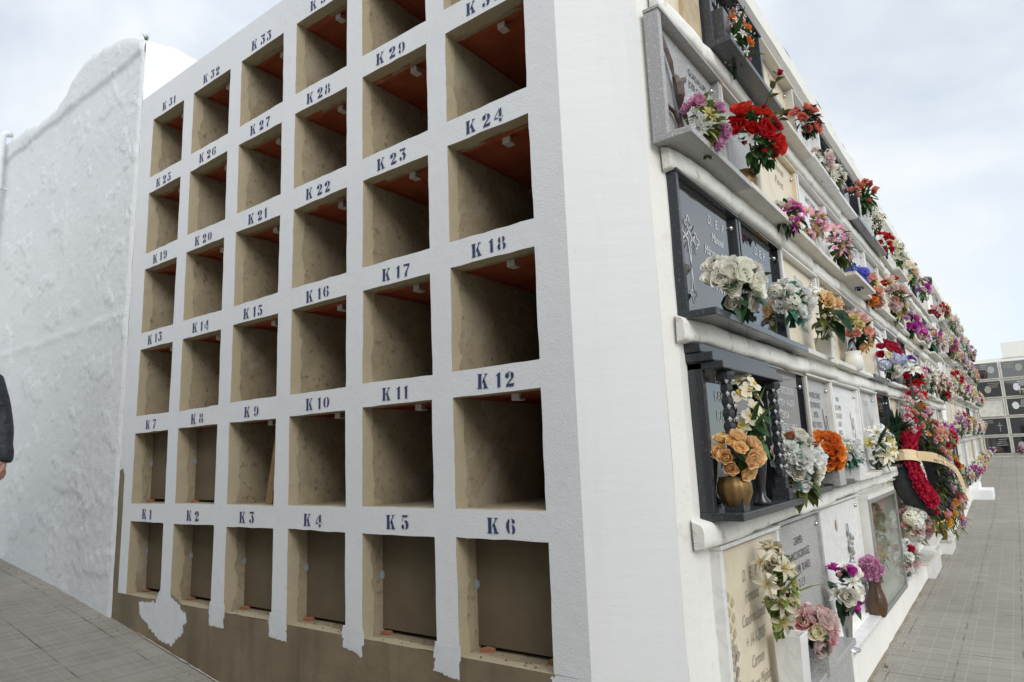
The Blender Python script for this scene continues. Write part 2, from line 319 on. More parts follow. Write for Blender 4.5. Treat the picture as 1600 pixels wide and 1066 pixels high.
soil = k.math('MULTIPLY', k.math('MULTIPLY', k.math('LESS_THAN', x, .62*S), k.math('GREATER_THAN', x, .2*S)), k.ramp(n3, .38, .58)); c = k.mix(k.math('MULTIPLY', soil, .7), c, (.23, .175, .11))
k.color(c); k.set('Roughness', .88); k.set('Specular IOR Level', .25)
h = k.math('SUBTRACT', k.math('MULTIPLY', n2, .4), k.math('MAXIMUM', k.math('MULTIPLY', fine_a, .5), k.math('MAXIMUM', fine_b, coarse)))
k.normal(k.bump(k.noise(140, 3), .35, .003, k.bump(h, .8, .010))); M['paving'] = k.m
b = MB()
xs = [-400, -120, -60, -30, -22, -16, -12, -9.06, -8, -7.12, -6.4, -5.7, -4.7, -3.67, -2.9, -2.2, -1.6, -1, -.5, 0, 1, 2.5, 5, 9, 20, 60, 150, 400]
ys = [-400, -120, -40, -16, -8, -4, -2, 0, 2, 5, 8, 11, 14, 18, 22, 26, 30, 35, 40, 60, 80, 200, 500]
for yv in ys:
    for xv in xs: b.v.append(Vector((xv, yv, gz(xv, yv)))); b.t.append(0)
n = len(xs)
for j in range(len(ys)-1):
    for i in range(n-1): b.f.append((j*n+i, j*n+i+1, (j+1)*n+i+1, (j+1)*n+i)); b.mi.append(0)
tag(b.build('paving', M['paving']), kind='structure')

# ------------------------------------------------------------------ new block of open niches
rnd = random.Random(4)
COLS = [(-5.4123, -4.7203), (-4.5237, -3.8227), (-3.6183, -2.9274), (-2.734, -2.0334), (-1.8417, -1.1334), (-.9459, -.2387)]
ROWS = [(.3151, 1.0284), (1.2105, 1.9241), (2.10, 2.8156), (2.9979, 3.7058), (3.8926, 4.5909), (4.7803, 5.4797)]
ZT = 5.834
kb = thing('niche_block', 'new white block of open burial niches stencilled K 1 to K 36 in blue', 'niche block', (-2.8, 0, gz(-2.8, 0)))
kbo = Vector((-2.8, 0, gz(-2.8, 0)))
def kpart(bm, name, mats, parent=None, **kw):   # builds in world units, then places it under the block
    for p in bm.v: p -= kbo
    return bm.build(name, mats, parent or kb, **kw)
jit = {}
def corner(i, side, r, tb):
    key = (i, side, r, tb)
    if key not in jit:
        jit[key] = Vector((COLS[i][side]+rnd.uniform(-.006, .006), 0, ROWS[r][tb]+rnd.uniform(-.006, .006)))
    return jit[key].copy()
def edge(a, bb, nseg=7, amp=.0035):     # hand-cut edge: slightly wavy line between two corners
    o = []
    for q in range(nseg+1):
        p = a.lerp(bb, q/nseg)
        if 0 < q < nseg: p.x += rnd.uniform(-amp, amp); p.z += rnd.uniform(-amp, amp)
        o.append(p)
    return o
rings = {}
for i in range(6):
    for r in range(6):
        bl, br, tr, tl = corner(i, 0, r, 0), corner(i, 1, r, 0), corner(i, 1, r, 1), corner(i, 0, r, 1)
        rings[i, r] = (edge(bl, br), edge(br, tr), edge(tr, tl), edge(tl, bl))
b = MB(); V3 = lambda x, z, y=0: Vector((x, y, z))
xl, xr = -5.76, 0.0
for r in range(6):
    z0, z1 = ROWS[r]
    up = ROWS[r+1][0] if r < 5 else ZT
    for i in range(6):
        left_x = xl if i == 0 else None
        bo, ri, to, le = rings[i, r]
        # band above the opening
        nb = rings[i, r+1][0] if r < 5 else [V3(p.x, ZT) for p in reversed(to)]
        b.poly(list(reversed(to))+list(reversed(nb)))
        # pier to the right of the opening and the patch above the pier
        nxt = rings[i+1, r][3] if i < 5 else [V3(xr, z1), V3(xr, z0)]
        b.poly(ri+nxt)
        ntop = V3(rings[i, r+1][0][-1].x, rings[i, r+1][0][-1].z) if r < 5 else V3(ri[-1].x, ZT)
        if i < 5: a1, a2 = nxt[0], (rings[i+1, r+1][0][0] if r < 5 else V3(nxt[0].x, ZT))
        else: a1, a2 = V3(xr, z1), V3(xr, up)
        b.poly([ri[-1], a1, a2, ntop])
        if i == 0:
            b.poly([V3(xl, z0), le[-1], ]+list(reversed(le[:-1]))+[V3(xl, z1)]) if r > 0 else b.poly([V3(-5.60, z0), le[-1]]+list(reversed(le[:-1]))+[V3(-5.60, z1)])
            if r == 0: b.poly([V3(-5.60, z1), to[-1], rings[0, 1][0][0], V3(-5.60, ROWS[1][0])]); 
            else: b.poly([V3(xl, z1), to[-1], (rings[0, r+1][0][0] if r < 5 else V3(to[-1].x, ZT)), V3(xl, up)])
b.poly([V3(-.2387, .3151), V3(-.2387, -1.0), V3(0, -1.0), V3(0, .3151)])
kpart(b, 'facade', M['facade'])
# roof slab, back and bevelled end wall as one shell
b = MB()
b.poly([(xl, 0, ZT), (0, 0, ZT), (.44, .27, ZT), (.44, 3.4, ZT), (xl, 3.4, ZT)])
b.quad((xl, 3.4, -1), (.44, 3.4, -1), (.44, 3.4, ZT), (xl, 3.4, ZT)); b.quad((xl, 0, -1), (xl, 3.4, -1), (xl, 3.4, ZT), (xl, 0, ZT))
kpart(b, 'roof_slab', M['white_smooth'])
b = MB(); n = 12
for j in range(n):
    for i in range(4):
        f = lambda i, j: Vector((.44*i/4, .27*i/4, -1+(ZT+1)*j/n))
        b.quad(f(i, j), f(i+1, j), f(i+1, j+1), f(i, j+1))
kpart(b, 'end_wall', M['white_smooth'])
# bare cement plinth with the brown strip that climbs along the neighbour's wall
b = MB(); b.poly([(-5.80, 0, -1.2), (-.2387, 0, -1.2), (-.2387, 0, .3151)]+[p for i in range(5, -1, -1) for p in ((COLS[i][1], 0, .3151), (COLS[i][0], 0, .3151))]+[(-5.60, 0, .3151), (-5.60, 0, 1.50), (-5.64, .0, 1.57), (-5.70, 0, 1.55), (-5.80, 0, 1.56)])

for p in b.v: p.y -= .003
kpart(b, 'plinth', M['render'])
def ragged(pts, y, amp=.014, step=.010):
    o = []
    for q, p in enumerate(pts):
        a, c = Vector((p[0], y, p[1])), Vector((pts[(q+1) % len(pts)][0], y, pts[(q+1) % len(pts)][1]))
        nn = max(1, int((c-a).length/step))
        for s in range(nn):
            v = a.lerp(c, s/nn); d = noise.noise(v*9)*amp*1.2+rnd.uniform(-amp, amp)*.55
            o.append(v+Vector((d, 0, d*.8)))
    return o
patches = [[(-5.12, .265), (-5.10, .17), (-4.92, .07), (-4.70, -.02), (-4.46, -.06), (-4.40, .0), (-4.26, .08), (-4.28, .14), (-4.22, .17), (-4.24, .24), (-4.45, .33), (-4.53, .37), (-4.71, .37), (-4.75, .29)],
           [(-3.825, .37), (-3.84, .19), (-3.6, .19), (-3.615, .37)], [(-2.93, .37), (-2.95, .20), (-2.72, .19), (-2.735, .37)],
           [(-2.035, .37), (-2.05, .24), (-1.84, .20), (-1.84, .37)], [(-1.135, .37), (-1.16, .21), (-.95, .18), (-.945, .37)]]
def patch(pts, y, grow=.05):
    o = ragged(pts, y, .008, .02); c = sum(o, Vector())/len(o); n = len(o); b = MB()
    ar = sum(o[q].x*o[(q+1) % n].z-o[(q+1) % n].x*o[q].z for q in range(n)); sg = 1 if ar > 0 else -1
    def off(q, d):
        t_ = (o[(q+3) % n]-o[q-3]); t_.normalize(); return o[q]+Vector((t_.z, 0, -t_.x))*d*sg
    inn = [off(q, -grow*.55) for q in range(n)]; outr = [off(q, grow*.75) for q in range(n)]
    b.add(inn+outr, [tuple(range(n))]+[(q, (q+1) % n, n+(q+1) % n, n+q) for q in range(n)], [1.0]*n+[1.0 if q.z > .285 and abs(q.x-c.x) < .14 else 0.0 for q in outr])
    for p in b.v[n:]: p.y += .0015
    return b
for pt in patches: kpart(patch(pt, -.0055, .05 if pt is patches[0] else .022), 'paint_patch', M['brush_paint'])
kpart(MB().poly(ragged([(-.262, .30), (-.28, .1), (-.25, -.3), (-.262, -1.1), (-.1, -1.1), (-.1, .30)], -.006)), 'paint_patch', M['facade'])
# white cement fillet at the foot of the plinth
b = MB(); pts = [(xv, -.012+.008*noise.noise((xv*9, 0, 0)), gz(xv, 0)+.012) for xv in [-5.1+.06*q for q in range(70)]]
b.tube(pts, [max(.002, .006+.010*noise.noise((p[0]*11, 3, 0))) for p in pts], 6); kpart(b, 'cement_fillet', M['fillet'])

# the niches themselves
CLOSED = {(i, 0) for i in range(6)} | {(0, 1), (1, 1)}
DEPTH = 2.3
for r in range(6):
    for i in range(6):
        ring = [p for e in rings[i, r] for p in e[:-1]]; m = 7
        x0, x1 = COLS[i]; z0, z1 = ROWS[r]; closed = (i, r) in CLOSED
        dp = .30 if closed else DEPTH
        b = MB(); steps = [0, .06, .14, .22, .30] if closed else [0, .06, .14, .22, .35, .6, 1.0, 1.6, DEPTH]
        nn = len(ring); c0 = Vector(((x0+x1)/2, 0, (z0+z1)/2))
        for s, yv in enumerate(steps):
            for q, p in enumerate(ring):
                # towards the back the walls run straight
                tq = min(1, yv/.2); e, fr = divmod(q, m); fr /= m
                ideal = [(x0+(x1-x0)*fr, z0), (x1, z0+(z1-z0)*fr), (x1+(x0-x1)*fr, z1), (x0, z1+(z0-z1)*fr)][e]
                wv = noise.noise((p.x*3+yv*4, yv*5, p.z*3))*.006*tq
                b.v.append(Vector((p.x+(ideal[0]-p.x)*tq+wv, yv, p.z+(ideal[1]-p.z)*tq+wv))); b.t.append(0)
        for s in range(len(steps)-1):
            for q in range(nn):
                if 14 <= q < 21 and steps[s] >= .14: continue      # the ceiling gives way to terracotta blocks
                b.f.append((s*nn+q, s*nn+(q+1) % nn, (s+1)*nn+(q+1) % nn, (s+1)*nn+q)); b.mi.append(0)
        b.f.append(tuple(range((len(steps)-1)*nn, len(steps)*nn))); b.mi.append(0)
        ch = kpart(b, 'burial_niche', M['niche'])
        b = MB(); nx = 10; lo = []
        for q in range(nx+1):
            xv = x0-.004+(x1-x0+.008)*q/nx; lo.append((xv, .150+.040*noise.noise((xv*6, r*3.1, 0))+.03*(1-q/nx) if 0 < q < nx else .13, z1+.001))
        lip = [(p[0], p[1], p[2]+.028) for p in lo]; far = [(p[0], dp, p[2]+.028) for p in lo]
        for q in range(nx):
            b.quad(lo[q], lo[q+1], lip[q+1], lip[q]); b.quad(lip[q], lip[q+1], far[q+1], far[q])
        b.quad((x0-.004, .1, z1-.01), (x0-.004, dp, z1-.01), (x0-.004, dp, z1+.03), (x0-.004, .1, z1+.03)); b.quad((x1+.004, .1, z1-.01), (x1+.004, dp, z1-.01), (x1+.004, dp, z1+.03), (x1+.004, .1, z1+.03))
        b.poly([(x0-.004, .10, z1+.0005)]+[p for p in lo]+[(x1+.004, .10, z1+.0005)])
        kpart(b, 'terracotta_ceiling', M['terracotta'], ch)
        if not closed:
            b = MB(); bx, by = x0+.53*(x1-x0)+rnd.uniform(-.02, .02), .15+rnd.uniform(-.01, .02)
            b.box(bx, bx+.060, by, by+.010, z1-.042, z1+.027); b.box(bx, bx+.060, by+.012, by+.070, z1-.042, z1-.032); b.box(bx, bx+.010, by+.012, by+.070, z1-.030, z1+.027)
            b.box(bx+.028, bx+.034, by+.012, by+.070, z1-.030, z1+.027)
            kpart(b, 'ceiling_bracket', M['bracket'], ch)
        else:
            b = MB(); g = .022
            b.box(x0-.002, x1+.002, .19, .235, z0+g+.012*rnd.random(), z1+.02); kpart(b, 'closing_slab', M['panel'], ch)
            b = MB(); zc = z0+.56*(z1-z0); b.poly([(x0+.004+.016*math.cos(a)*(1+.5*rnd.random()), .187, zc+.024*math.sin(a)*(1+.5*rnd.random())) for a in [2*math.pi*q/11 for q in range(11)]])
            b.poly([(x0+.004, .186-.02*math.cos(a)*(1+.4*rnd.random())-.005, zc+.022*math.sin(a)*(1+.5*rnd.random())) for a in [2*math.pi*q/11 for q in range(11)]])
            kpart(b, 'mortar_dab', M['mortar_dab'], ch)
            for fx in ((.14, .86) if i in (5,) else (.10,)):
                b = MB(); sx = x0+fx*(x1-x0); sz = rnd.uniform(.8, 1.2)
                b.extrude([(sx-.035*sz, .135, z0+.001), (sx+.03*sz, .15, z0+.001), (sx+.036*sz, .182, z0+.001), (sx-.02*sz, .186, z0+.001)], (.006, -.004, .022*sz)); kpart(b, 'brick_shard', M['shard'], ch)
            if i >= 2:
                b = MB()
                for q in range(14):
                    sx, sy = rnd.uniform(x0+.05, x1-.03), rnd.uniform(.03, .18); e = rnd.uniform(.003, .009)
                    b.extrude([(sx-e, sy, z0+.001), (sx, sy-e*.7, z0+.001), (sx+e*1.4, sy, z0+.001), (sx, sy+e, z0+.001)], (0, 0, e*.5))
                kpart(b, 'mortar_crumbs', M['panel'], ch)
# pine board leaning inside niche 9
b = MB(); x1 = COLS[2][1]; z0 = ROWS[1][0]
b.extrude([(-3.215, .11, z0+.002), (-3.12, .11, z0+.002), (-2.99, .11, z0+.69), (-3.065, .11, z0+.69)], (0, .035, .0))
tag(b.build('wooden_board', M['board']), 'weathered pine board leaning inside the open niche numbered K 9', 'board')

# stencilled numbers
def ribbon(b, pts, ox, oz, sc):
    """pts: (x, z, width); flat stroke of changing width"""
    lft, rgt = [], []
    for q, (x, z, wd) in enumerate(pts):
        a, c = pts[max(0, q-1)], pts[min(len(pts)-1, q+1)]
        d = Vector((c[0]-a[0], c[1]-a[1])); d = d.normalized() if d.length else Vector((1, 0)); nn = Vector((-d.y, d.x))*wd/2
        lft.append((x+nn.x, z+nn.y)); rgt.append((x-nn.x, z-nn.y))
    for q in range(len(pts)-1):
        b.poly([(ox+p[0]*sc, STY, oz+p[1]*sc) for p in (lft[q], rgt[q], rgt[q+1], lft[q+1])])
STY = -.004
def arc(cx, cz, rx, rz, a0, a1, w0, w1, n=12):
    return [(cx+rx*math.cos(R(a0+(a1-a0)*q/n)), cz+rz*math.sin(R(a0+(a1-a0)*q/n)), w0+(w1-w0)*math.sin(math.pi*q/n)) for q in range(n+1)]
def pol(b, pts, ox, oz, sc): b.poly([(ox+p[0]*sc, STY, oz+p[1]*sc) for p in pts])
def glyph(b, ch, ox, oz, sc):
    rb = lambda pts: ribbon(b, pts, ox, oz, sc); pg = lambda *pts: pol(b, pts, ox, oz, sc)
    if ch == 'K':
        pg((.0, .0), (.40, .0), (.40, .06), (.34, .08), (.34, .92), (.40, .94), (.40, 1), (0, 1), (0, .94), (.07, .92), (.07, .08), (0, .06))
        pg((.40, .44), (.47, .40), (.78, .93), (.88, .94), (.88, 1), (.60, 1), (.60, .94), (.69, .93))
        pg((.47, .56), (.58, .70), (.84, .08), (.92, .06), (.92, 0), (.52, 0), (.52, .06), (.58, .08)); return .98
    if ch == '1':
        pg((.16, .0), (.40, .0), (.40, 1), (.32, 1), (.04, .82), (.04, .78), (.16, .80)); return .50
    if ch == '0':
        rb(arc(.36, .5, .24, .44, 105, 255, .04, .24)); rb(arc(.40, .5, .24, .44, -75, 75, .04, .24)); return .76
    if ch == '8':
        rb(arc(.34, .75, .17, .20, 110, 250, .05, .20)); rb(arc(.40, .75, .17, .20, -70, 70, .05, .20))
        rb(arc(.34, .26, .22, .22, 110, 250, .05, .24)); rb(arc(.40, .26, .22, .22, -70, 70, .05, .24)); return .76
    if ch == '2':
        rb(arc(.18, .74, .09, .09, 0, 360, .16, .17)); rb(arc(.36, .72, .22, .24, 140, 60, .04, .06)); rb(arc(.38, .70, .22, .27, 55, -40, .10, .26)+[(.32, .32, .10), (.14, .14, .06)])
        pg((.06, 0), (.70, 0), (.74, .26), (.70, .26), (.60, .20), (.30, .19), (.10, .14)); return .78
    if ch in '35':
        if ch == '3': pg((.08, .84), (.16, .86), (.70, .86), (.74, 1), (.20, 1), (.10, 1), (.06, .9)); rb([(.62, .82, .10), (.46, .64, .06), (.36, .57, .05)])
        else: pg((.12, .80), (.20, .84), (.62, .86), (.70, 1), (.12, 1)); rb([(.15, .76, .06), (.15, .55, .06)])
        rb(arc(.36, .31, .25, .28, 95, -75, .06, .26)); rb(arc(.30, .31, .24, .28, 268, 225, .05, .07)); rb(arc(.16, .20, .07, .07, 0, 360, .13, .14)); return .76
    if ch == '4':
        pg((.46, .0), (.70, .0), (.70, .22), (.46, .22)); pg((.46, .38), (.70, .38), (.70, 1), (.60, 1), (.46, .80)); rb([(.50, .98, .06), (.24, .60, .06), (.06, .38, .07)])
        pg((.02, .26), (.40, .26), (.40, .34), (.02, .34)); pg((.76, .26), (.84, .26), (.84, .34), (.76, .34)); return .86
    if ch == '7':
        pg((.06, .80), (.06, 1), (.20, .98), (.72, .98), (.72, .84), (.5, .80), (.2, .86)); rb([(.66, .80, .08), (.46, .52, .12), (.34, .25, .22), (.32, .0, .26)]); return .76
    if ch in '69':
        t = MB()
        def fl(pts): return pts if ch == '6' else [(.76-p[0], 1-p[1], p[2]) for p in pts]
        rb(fl(arc(.36, .5, .25, .46, 108, 250, .05, .24))); rb(fl(arc(.40, .31, .20, .26, -80, 80, .04, .22))); rb(fl(arc(.42, .80, .18, .16, 95, 35, .05, .06))); rb(fl(arc(.58, .80, .06, .06, 0, 360, .12, .13))); return .76
for r in range(6):
    for i in range(6):
        num = str(r*6+i+1); b = MB(); sc = .093*rnd.uniform(.97, 1.03); x = 0
        x += glyph(b, 'K', 0, 0, sc)*sc+.055
        for d in num: x += glyph(b, d, x, 0, sc)*sc+.028
        tot = x-.028; a = rnd.uniform(-.035, .02); cxn = (COLS[i][0]+COLS[i][1])/2-.005+rnd.uniform(-.03, .03); zz = ROWS[r][1]+.032+rnd.uniform(-.004, .006)
        for p in b.v:
            px_, pz_ = p.x-tot/2, p.z; p.x = cxn+px_*math.cos(a)-pz_*math.sin(a); p.z = zz+px_*math.sin(a)+pz_*math.cos(a)
        kpart(b, 'niche_number', M['navy'])

# ------------------------------------------------------------------ rough whitewashed wall on the left
def wtop(x):
    base = lerp_tab(-x, [(5.7, 6.60), (5.9, 6.72), (6.3, 6.86), (6.9, 6.97), (7.35, 7.0), (7.62, 6.94), (7.9, 6.74), (8.15, 6.70), (8.22, 6.62), (8.9, 6.62), (9.3, 6.70), (9.9, 6.74), (11, 6.78), (20, 6.8)])
    return base+.025*noise.noise((x*4, 0, 7))
lw = thing('whitewashed_building', 'tall building with a lumpy peeling whitewashed wall and rounded parapet beside the open niches', 'building', (-8, 0, gz(-8, 0)))
lwo = Vector((-8, 0, gz(-8, 0)))
def lwbuild(b, name, m, **kw):
    for p in b.v: p -= lwo
    return b.build(name, m, lw, **kw)
b = MB(); NX, NZ = 380, 230
def wdisp(x, z, zt):
    v = Vector((x, 0, z)); near = max(0, 1-abs(x+5.9)/2.6)
    d = .008*noise.noise(v*1.3)+.003*noise.noise(v*4)
    low = max(0, 1-abs(z-1.25)/1.2)*max(0, 1-abs(x+6.6)/1.5)
    rough = noise.fractal(v*9, .8, 2.2, 6); rdg = (1-abs(noise.fractal(v*6, .9, 2.2, 6))*1.6); d += low*low*.016*max(0, rdg)+near*.004*rough+low*.004*rough
    d += .012*math.exp(-((z-(3.26+.05*noise.noise((x*2, 1, 0))))/.05)**2)*(.4+.6*max(0, noise.noise((x*3, 5, 0))+.4))
    q_ = noise.fractal(v*2.4+Vector((3, 0, 9)), .9, 2.2, 6); d += .009*max(0, min(1, (q_-.25)*9))
    ridge = 6.44+.03*noise.noise((x*2.5, 9, 0)); d += .03/(1+math.exp(-(z-ridge)/.012))
    return d
for j in range(NZ+1):
    for i in range(NX+1):
        x = -5.70-10.5*(i/NX)**1.5; zt = wtop(x); zb = gz(x, 0)-.3; z = zb+(zt-zb)*(j/NZ)
        xe = x-.010*noise.noise((0, z*3, 2))*(1 if i == 0 else 0)
        rr = max(0, (z-zt+.10)/.10); b.v.append(Vector((xe, -(.03+wdisp(x, z, zt))*min(1, .22+i/14)+.02*rr*rr, z))); b.t.append(0)
for j in range(NZ):
    for i in range(NX): b.f.append((j*(NX+1)+i+1, j*(NX+1)+i, (j+1)*(NX+1)+i, (j+1)*(NX+1)+i+1)); b.mi.append(0)
lwbuild(b, 'front_wall', M['lumpy'], smooth=True)
b = MB(); n = 30
def sidetop(y): return wtop(-5.7)+lerp_tab(y, [(0, 0), (.25, .06), (.8, .05), (1.6, -.12), (3, -.2), (6, -.2)])+.02*noise.noise((y*5, 3, 3))
for q in range(n):
    y0, y1 = -.004+5*q/n, -.004+5*(q+1)/n
    b.quad((-5.70, y0, -.5), (-5.70, y1, -.5), (-5.70, y1, sidetop(y1)), (-5.70, y0, sidetop(y0)))
    b.quad((-5.70, y0, sidetop(y0)), (-5.70, y1, sidetop(y1)), (-6.0, y1, sidetop(y1)+.02), (-6.0, y0, sidetop(y0)+.02))
lwbuild(b, 'side_wall', M['white_smooth'])
b = MB()
for i in range(60):
    x0, x1 = -5.70-10.5*(i/60)**1.5, -5.70-10.5*((i+1)/60)**1.5
    b.quad((x0, .015, wtop(x0)), (x1, .015, wtop(x1)), (x1, .4, wtop(x1)+.02), (x0, .4, wtop(x0)+.02))
b.quad((-16.2, 0, 0), (-16.2, 5, 0), (-16.2, 5, 6.7), (-16.2, 0, 6.7)); b.quad((-6, .4, 6.5), (-16.2, .4, 6.5), (-16.2, 5, 6.5), (-6, 5, 6.5)); b.quad((-5.7, 5.03, -.5), (-16.2, 5.03, -.5), (-16.2, 5.03, 6.5), (-5.7, 5.03, 6.5))
lwbuild(b, 'parapet_top', M['lumpy'])
for xo in (-10.12, -10.62):
    b = MB(); zt = 6.86 if xo > -10.3 else 6.6
    pts = [(xo, -.02, zt+.02), (xo, -.10, zt+.0), (xo, -.14, zt-.05), (xo, -.145, zt-.2)]+[(xo+.012*noise.noise((q*.7, xo, 0)), -.14, zt-.2-q*.4) for q in range(1, 16)]
    b.tube(pts, .052, 10)
    pp = lwbuild(b, 'drainpipe', M['pvc'], smooth=True)
    for q in range(4):
        b = MB(); zc = zt-.9-1.5*q; b.lathe([(.057, zc-.03), (.064, zc-.03), (.064, zc+.03), (.057, zc+.03)], (xo, -.14, 0), 12); b.box(xo-.01, xo+.01, -.09, .0, zc-.012, zc+.012)
        for p in b.v: p -= lwo
        b.build('pipe_clip', M['pvc'], pp)
# little weeds on the parapet
def tuft(name, label, x, y, z, n, h, seed):
    rr = random.Random(seed); b = MB()
    for q in range(n):
        a = rr.uniform(0, 6.28); L_ = h*rr.uniform(.5, 1); lean = rr.uniform(.1, .9); wd = h*.035
        p = [Vector((rr.uniform(-.02, .02)+math.cos(a)*lean*L_*s*s, rr.uniform(-.02, .02)+math.sin(a)*lean*L_*s*s, L_*s)) for s in (0, .5, 1)]
        sd = Vector((-math.sin(a), math.cos(a), 0))*wd
        b.add([p[0]-sd, p[0]+sd, p[1]+sd*.7, p[1]-sd*.7, p[2]], [(0, 1, 2, 3), (3, 2, 4)], t=[rr.random()]*5)
    return tag(b.build(name, G['olive'], None, (x, y, z)), label, 'weed')
tuft('dry_weed', 'dry weed sprouting on the parapet corner of the whitewashed building', -5.86, .06, 6.70, 26, .10, 1)
tuft('dry_weed', 'thin stalks growing on the parapet behind the whitewashed corner', -5.78, 1.9, 6.45, 16, .28, 2)
tuft('paving_weed', 'small green weed in a paving joint beside the white plinth', .66, 4.55, gz(1, 4.5), 14, .07, 3)

# grit and crumbs along the foot of the walls
rg = random.Random(31); b = MB()
for q in range(420):
    if q % 3: x, y = .60+abs(rg.gauss(0, .10)), rg.uniform(3.4, 14)
    else: x = rg.uniform(-9, -3.7); y = -.04-abs(rg.gauss(0, .10))
    e = rg.uniform(.003, .011); z = gz(x, y)
    b.extrude([(x-e, y-e*.4, z), (x+e*.3, y-e, z), (x+e, y+e*.2, z), (x-e*.2, y+e, z)], (rg.uniform(-.3, .3)*e, 0, e*rg.uniform(.5, 1.1)))
o = b.build('grit', M['fillet']); tag(o, kind='stuff')

# ------------------------------------------------------------------ old block of sealed niches along the path
WX = .5                                  # wall plane
DR = .010                                # the courses climb slightly with the path
Y1 = 17.3
LEDGES = [(.98, 1.12), (2.14, 2.28), (3.22, 3.36), (4.26, 4.40)]
def block(name, label, y0, y1, wx, dz, seed, coping_top, plain_first=False):
    rr = random.Random(seed); o = Vector((wx, y0, gz(wx, y0)))
    root = thing(name, label, 'niche block', o)
    def bp(b, nm, m, **kw):
        for p in b.v: p -= o
        return b.build(nm, m, root, **kw)
    zt = lambda y: coping_top+dz+DR*(y-y0)
    b = MB()
    pts = [(wx-.06, y0-.09), (wx, y0)]+[(wx, y0+(y1-y0)*q/24) for q in range(1, 25)]
    nz_ = 20
    for q in range(len(pts)-1):
        for j in range(nz_):
            def f(pt, j):
                z0 = -1.0; z = z0+(zt(pt[1])-.02-z0)*j/nz_
                dd = .006*noise.noise((pt[1]*4, z*4, seed)); return Vector((pt[0]+dd, pt[1]+dd, z))
            b.quad(f(pts[q], j), f(pts[q+1], j), f(pts[q+1], j+1), f(pts[q], j+1))
    b.quad((wx-4.6, y1, -1), (wx, y1, -1), (wx, y1, zt(y1)-.02), (wx-4.6, y1, zt(y1)-.02))
    yb = y0-.09 if plain_first else 3.42
    b.quad((wx-4.6, yb, -1), (wx-.06, yb, -1), (wx-.06, yb, zt(yb)-.02), (wx-4.6, yb, zt(yb)-.02))
    if not plain_first: b.quad((wx-.06, y0-.09, -1), (wx-.06, 3.42, -1), (wx-.06, 3.42, zt(3.4)-.02), (wx-.06, y0-.09, zt(y0)-.02))
    b.quad((wx-4.6, yb, -1), (wx-4.6, y1, -1), (wx-4.6, y1, zt(y1)-.02), (wx-4.6, yb, zt(yb)-.02))
    bp(b, 'wall', M['coping'], smooth=False)
    xr_ = wx-.06 if not plain_first else wx-4.6
    b = MB(); b.quad((wx-4.6, max(3.42, y0) if not plain_first else yb, zt(y0)-.03), (wx, max(3.42, y0) if not plain_first else yb, zt(y0)-.03), (wx, y1, zt(y1)-.03), (wx-4.6, y1, zt(y1)-.03)); bp(b, 'roof', M['coping'])
    for li, (za, zb) in enumerate(LEDGES):
        b = MB(); n = int((y1-y0)/.12); ys_ = [y0-.02+.0+(y1-y0+.02)*q/n for q in range(n+1)]; h = zb-za
        prof = [(0, -.010), (.05, -.004), (.088, .0), (.104, .012), (.110, .035), (.110, .085), (.104, .118), (.088, .136), (.05, .144), (0, .156)]
        prev = None
        for q, yv in enumerate(ys_):
            seg = int(yv/1.17+li*.37); sag = .012*math.sin(seg*2.3+li)+.010*noise.noise((yv*2.1, li*5, seed))
            dd = (1-.42*max(0, 1-q/4)**1.5)+.10*noise.noise((yv*1.3, li*3.3, seed+2))
            # a slight notch where two lengths of moulding meet
            fr = (yv/1.17+li*.37) % 1; notch = .80 if fr < .05 else 1
            ring = [Vector((wx+px_*dd*notch, yv, za+dz+DR*(yv-.3)+pz_*h/.142*1.0+sag))+Vector((noise.noise((yv*9, pz_*30, li)), 0, noise.noise((yv*9, pz_*30, li+7))))*.007 for px_, pz_ in prof]
            n0 = len(b.v); b.v += ring; b.t += [0]*len(ring); m = len(ring)
            if prev is not None:
                for c in range(m-1): b.f.append((prev+c, n0+c, n0+c+1, prev+c+1)); b.mi.append(0)
            else:
                cap = len(b.v); cc_ = Vector((wx+.05, yv, za+dz+h*.5)); b.v += [p.copy() for p in ring]+[cc_+(p-cc_)*.9+Vector((0, -.012, 0)) for p in ring]; b.t += [0]*(2*m)
                for c in range(m-1): b.f.append((cap+c, cap+c+1, cap+m+c+1, cap+m+c)); b.mi.append(0)
                b.f.append(tuple(range(cap+m, cap+2*m))); b.mi.append(0); n0 = n0
            prev = n0
        mo = bp(b, 'ledge_moulding', M['cream2'], smooth=True); mo.data.polygons.foreach_set('use_smooth', [len(p.vertices) == 4 for p in mo.data.polygons])
    b = MB(); n = 60
    for q in range(n):
        ya, yc = y0-.05+(y1-y0+.05)*q/n, y0-.05+(y1-y0+.05)*(q+1)/n
        pr = [(0, -.26), (.09, -.245), (.14, -.20), (.15, -.05), (.12, .0), (.0, .03), (-.4, .03)]
        for c in range(len(pr)-1):
            b.quad(*[(wx+pp[0]+.008*noise.noise((yy*3, c, seed)), yy, zt(yy)+pp[1]+.012*noise.noise((yy*1.5, 0, seed))) for pp, yy in ((pr[c], ya), (pr[c], yc), (pr[c+1], yc), (pr[c+1], ya))])
    bp(b, 'roof_coping', M['coping'], smooth=True)
    # ground plinth, whitewashed, ragged at the paving
    b = MB(); n = 90
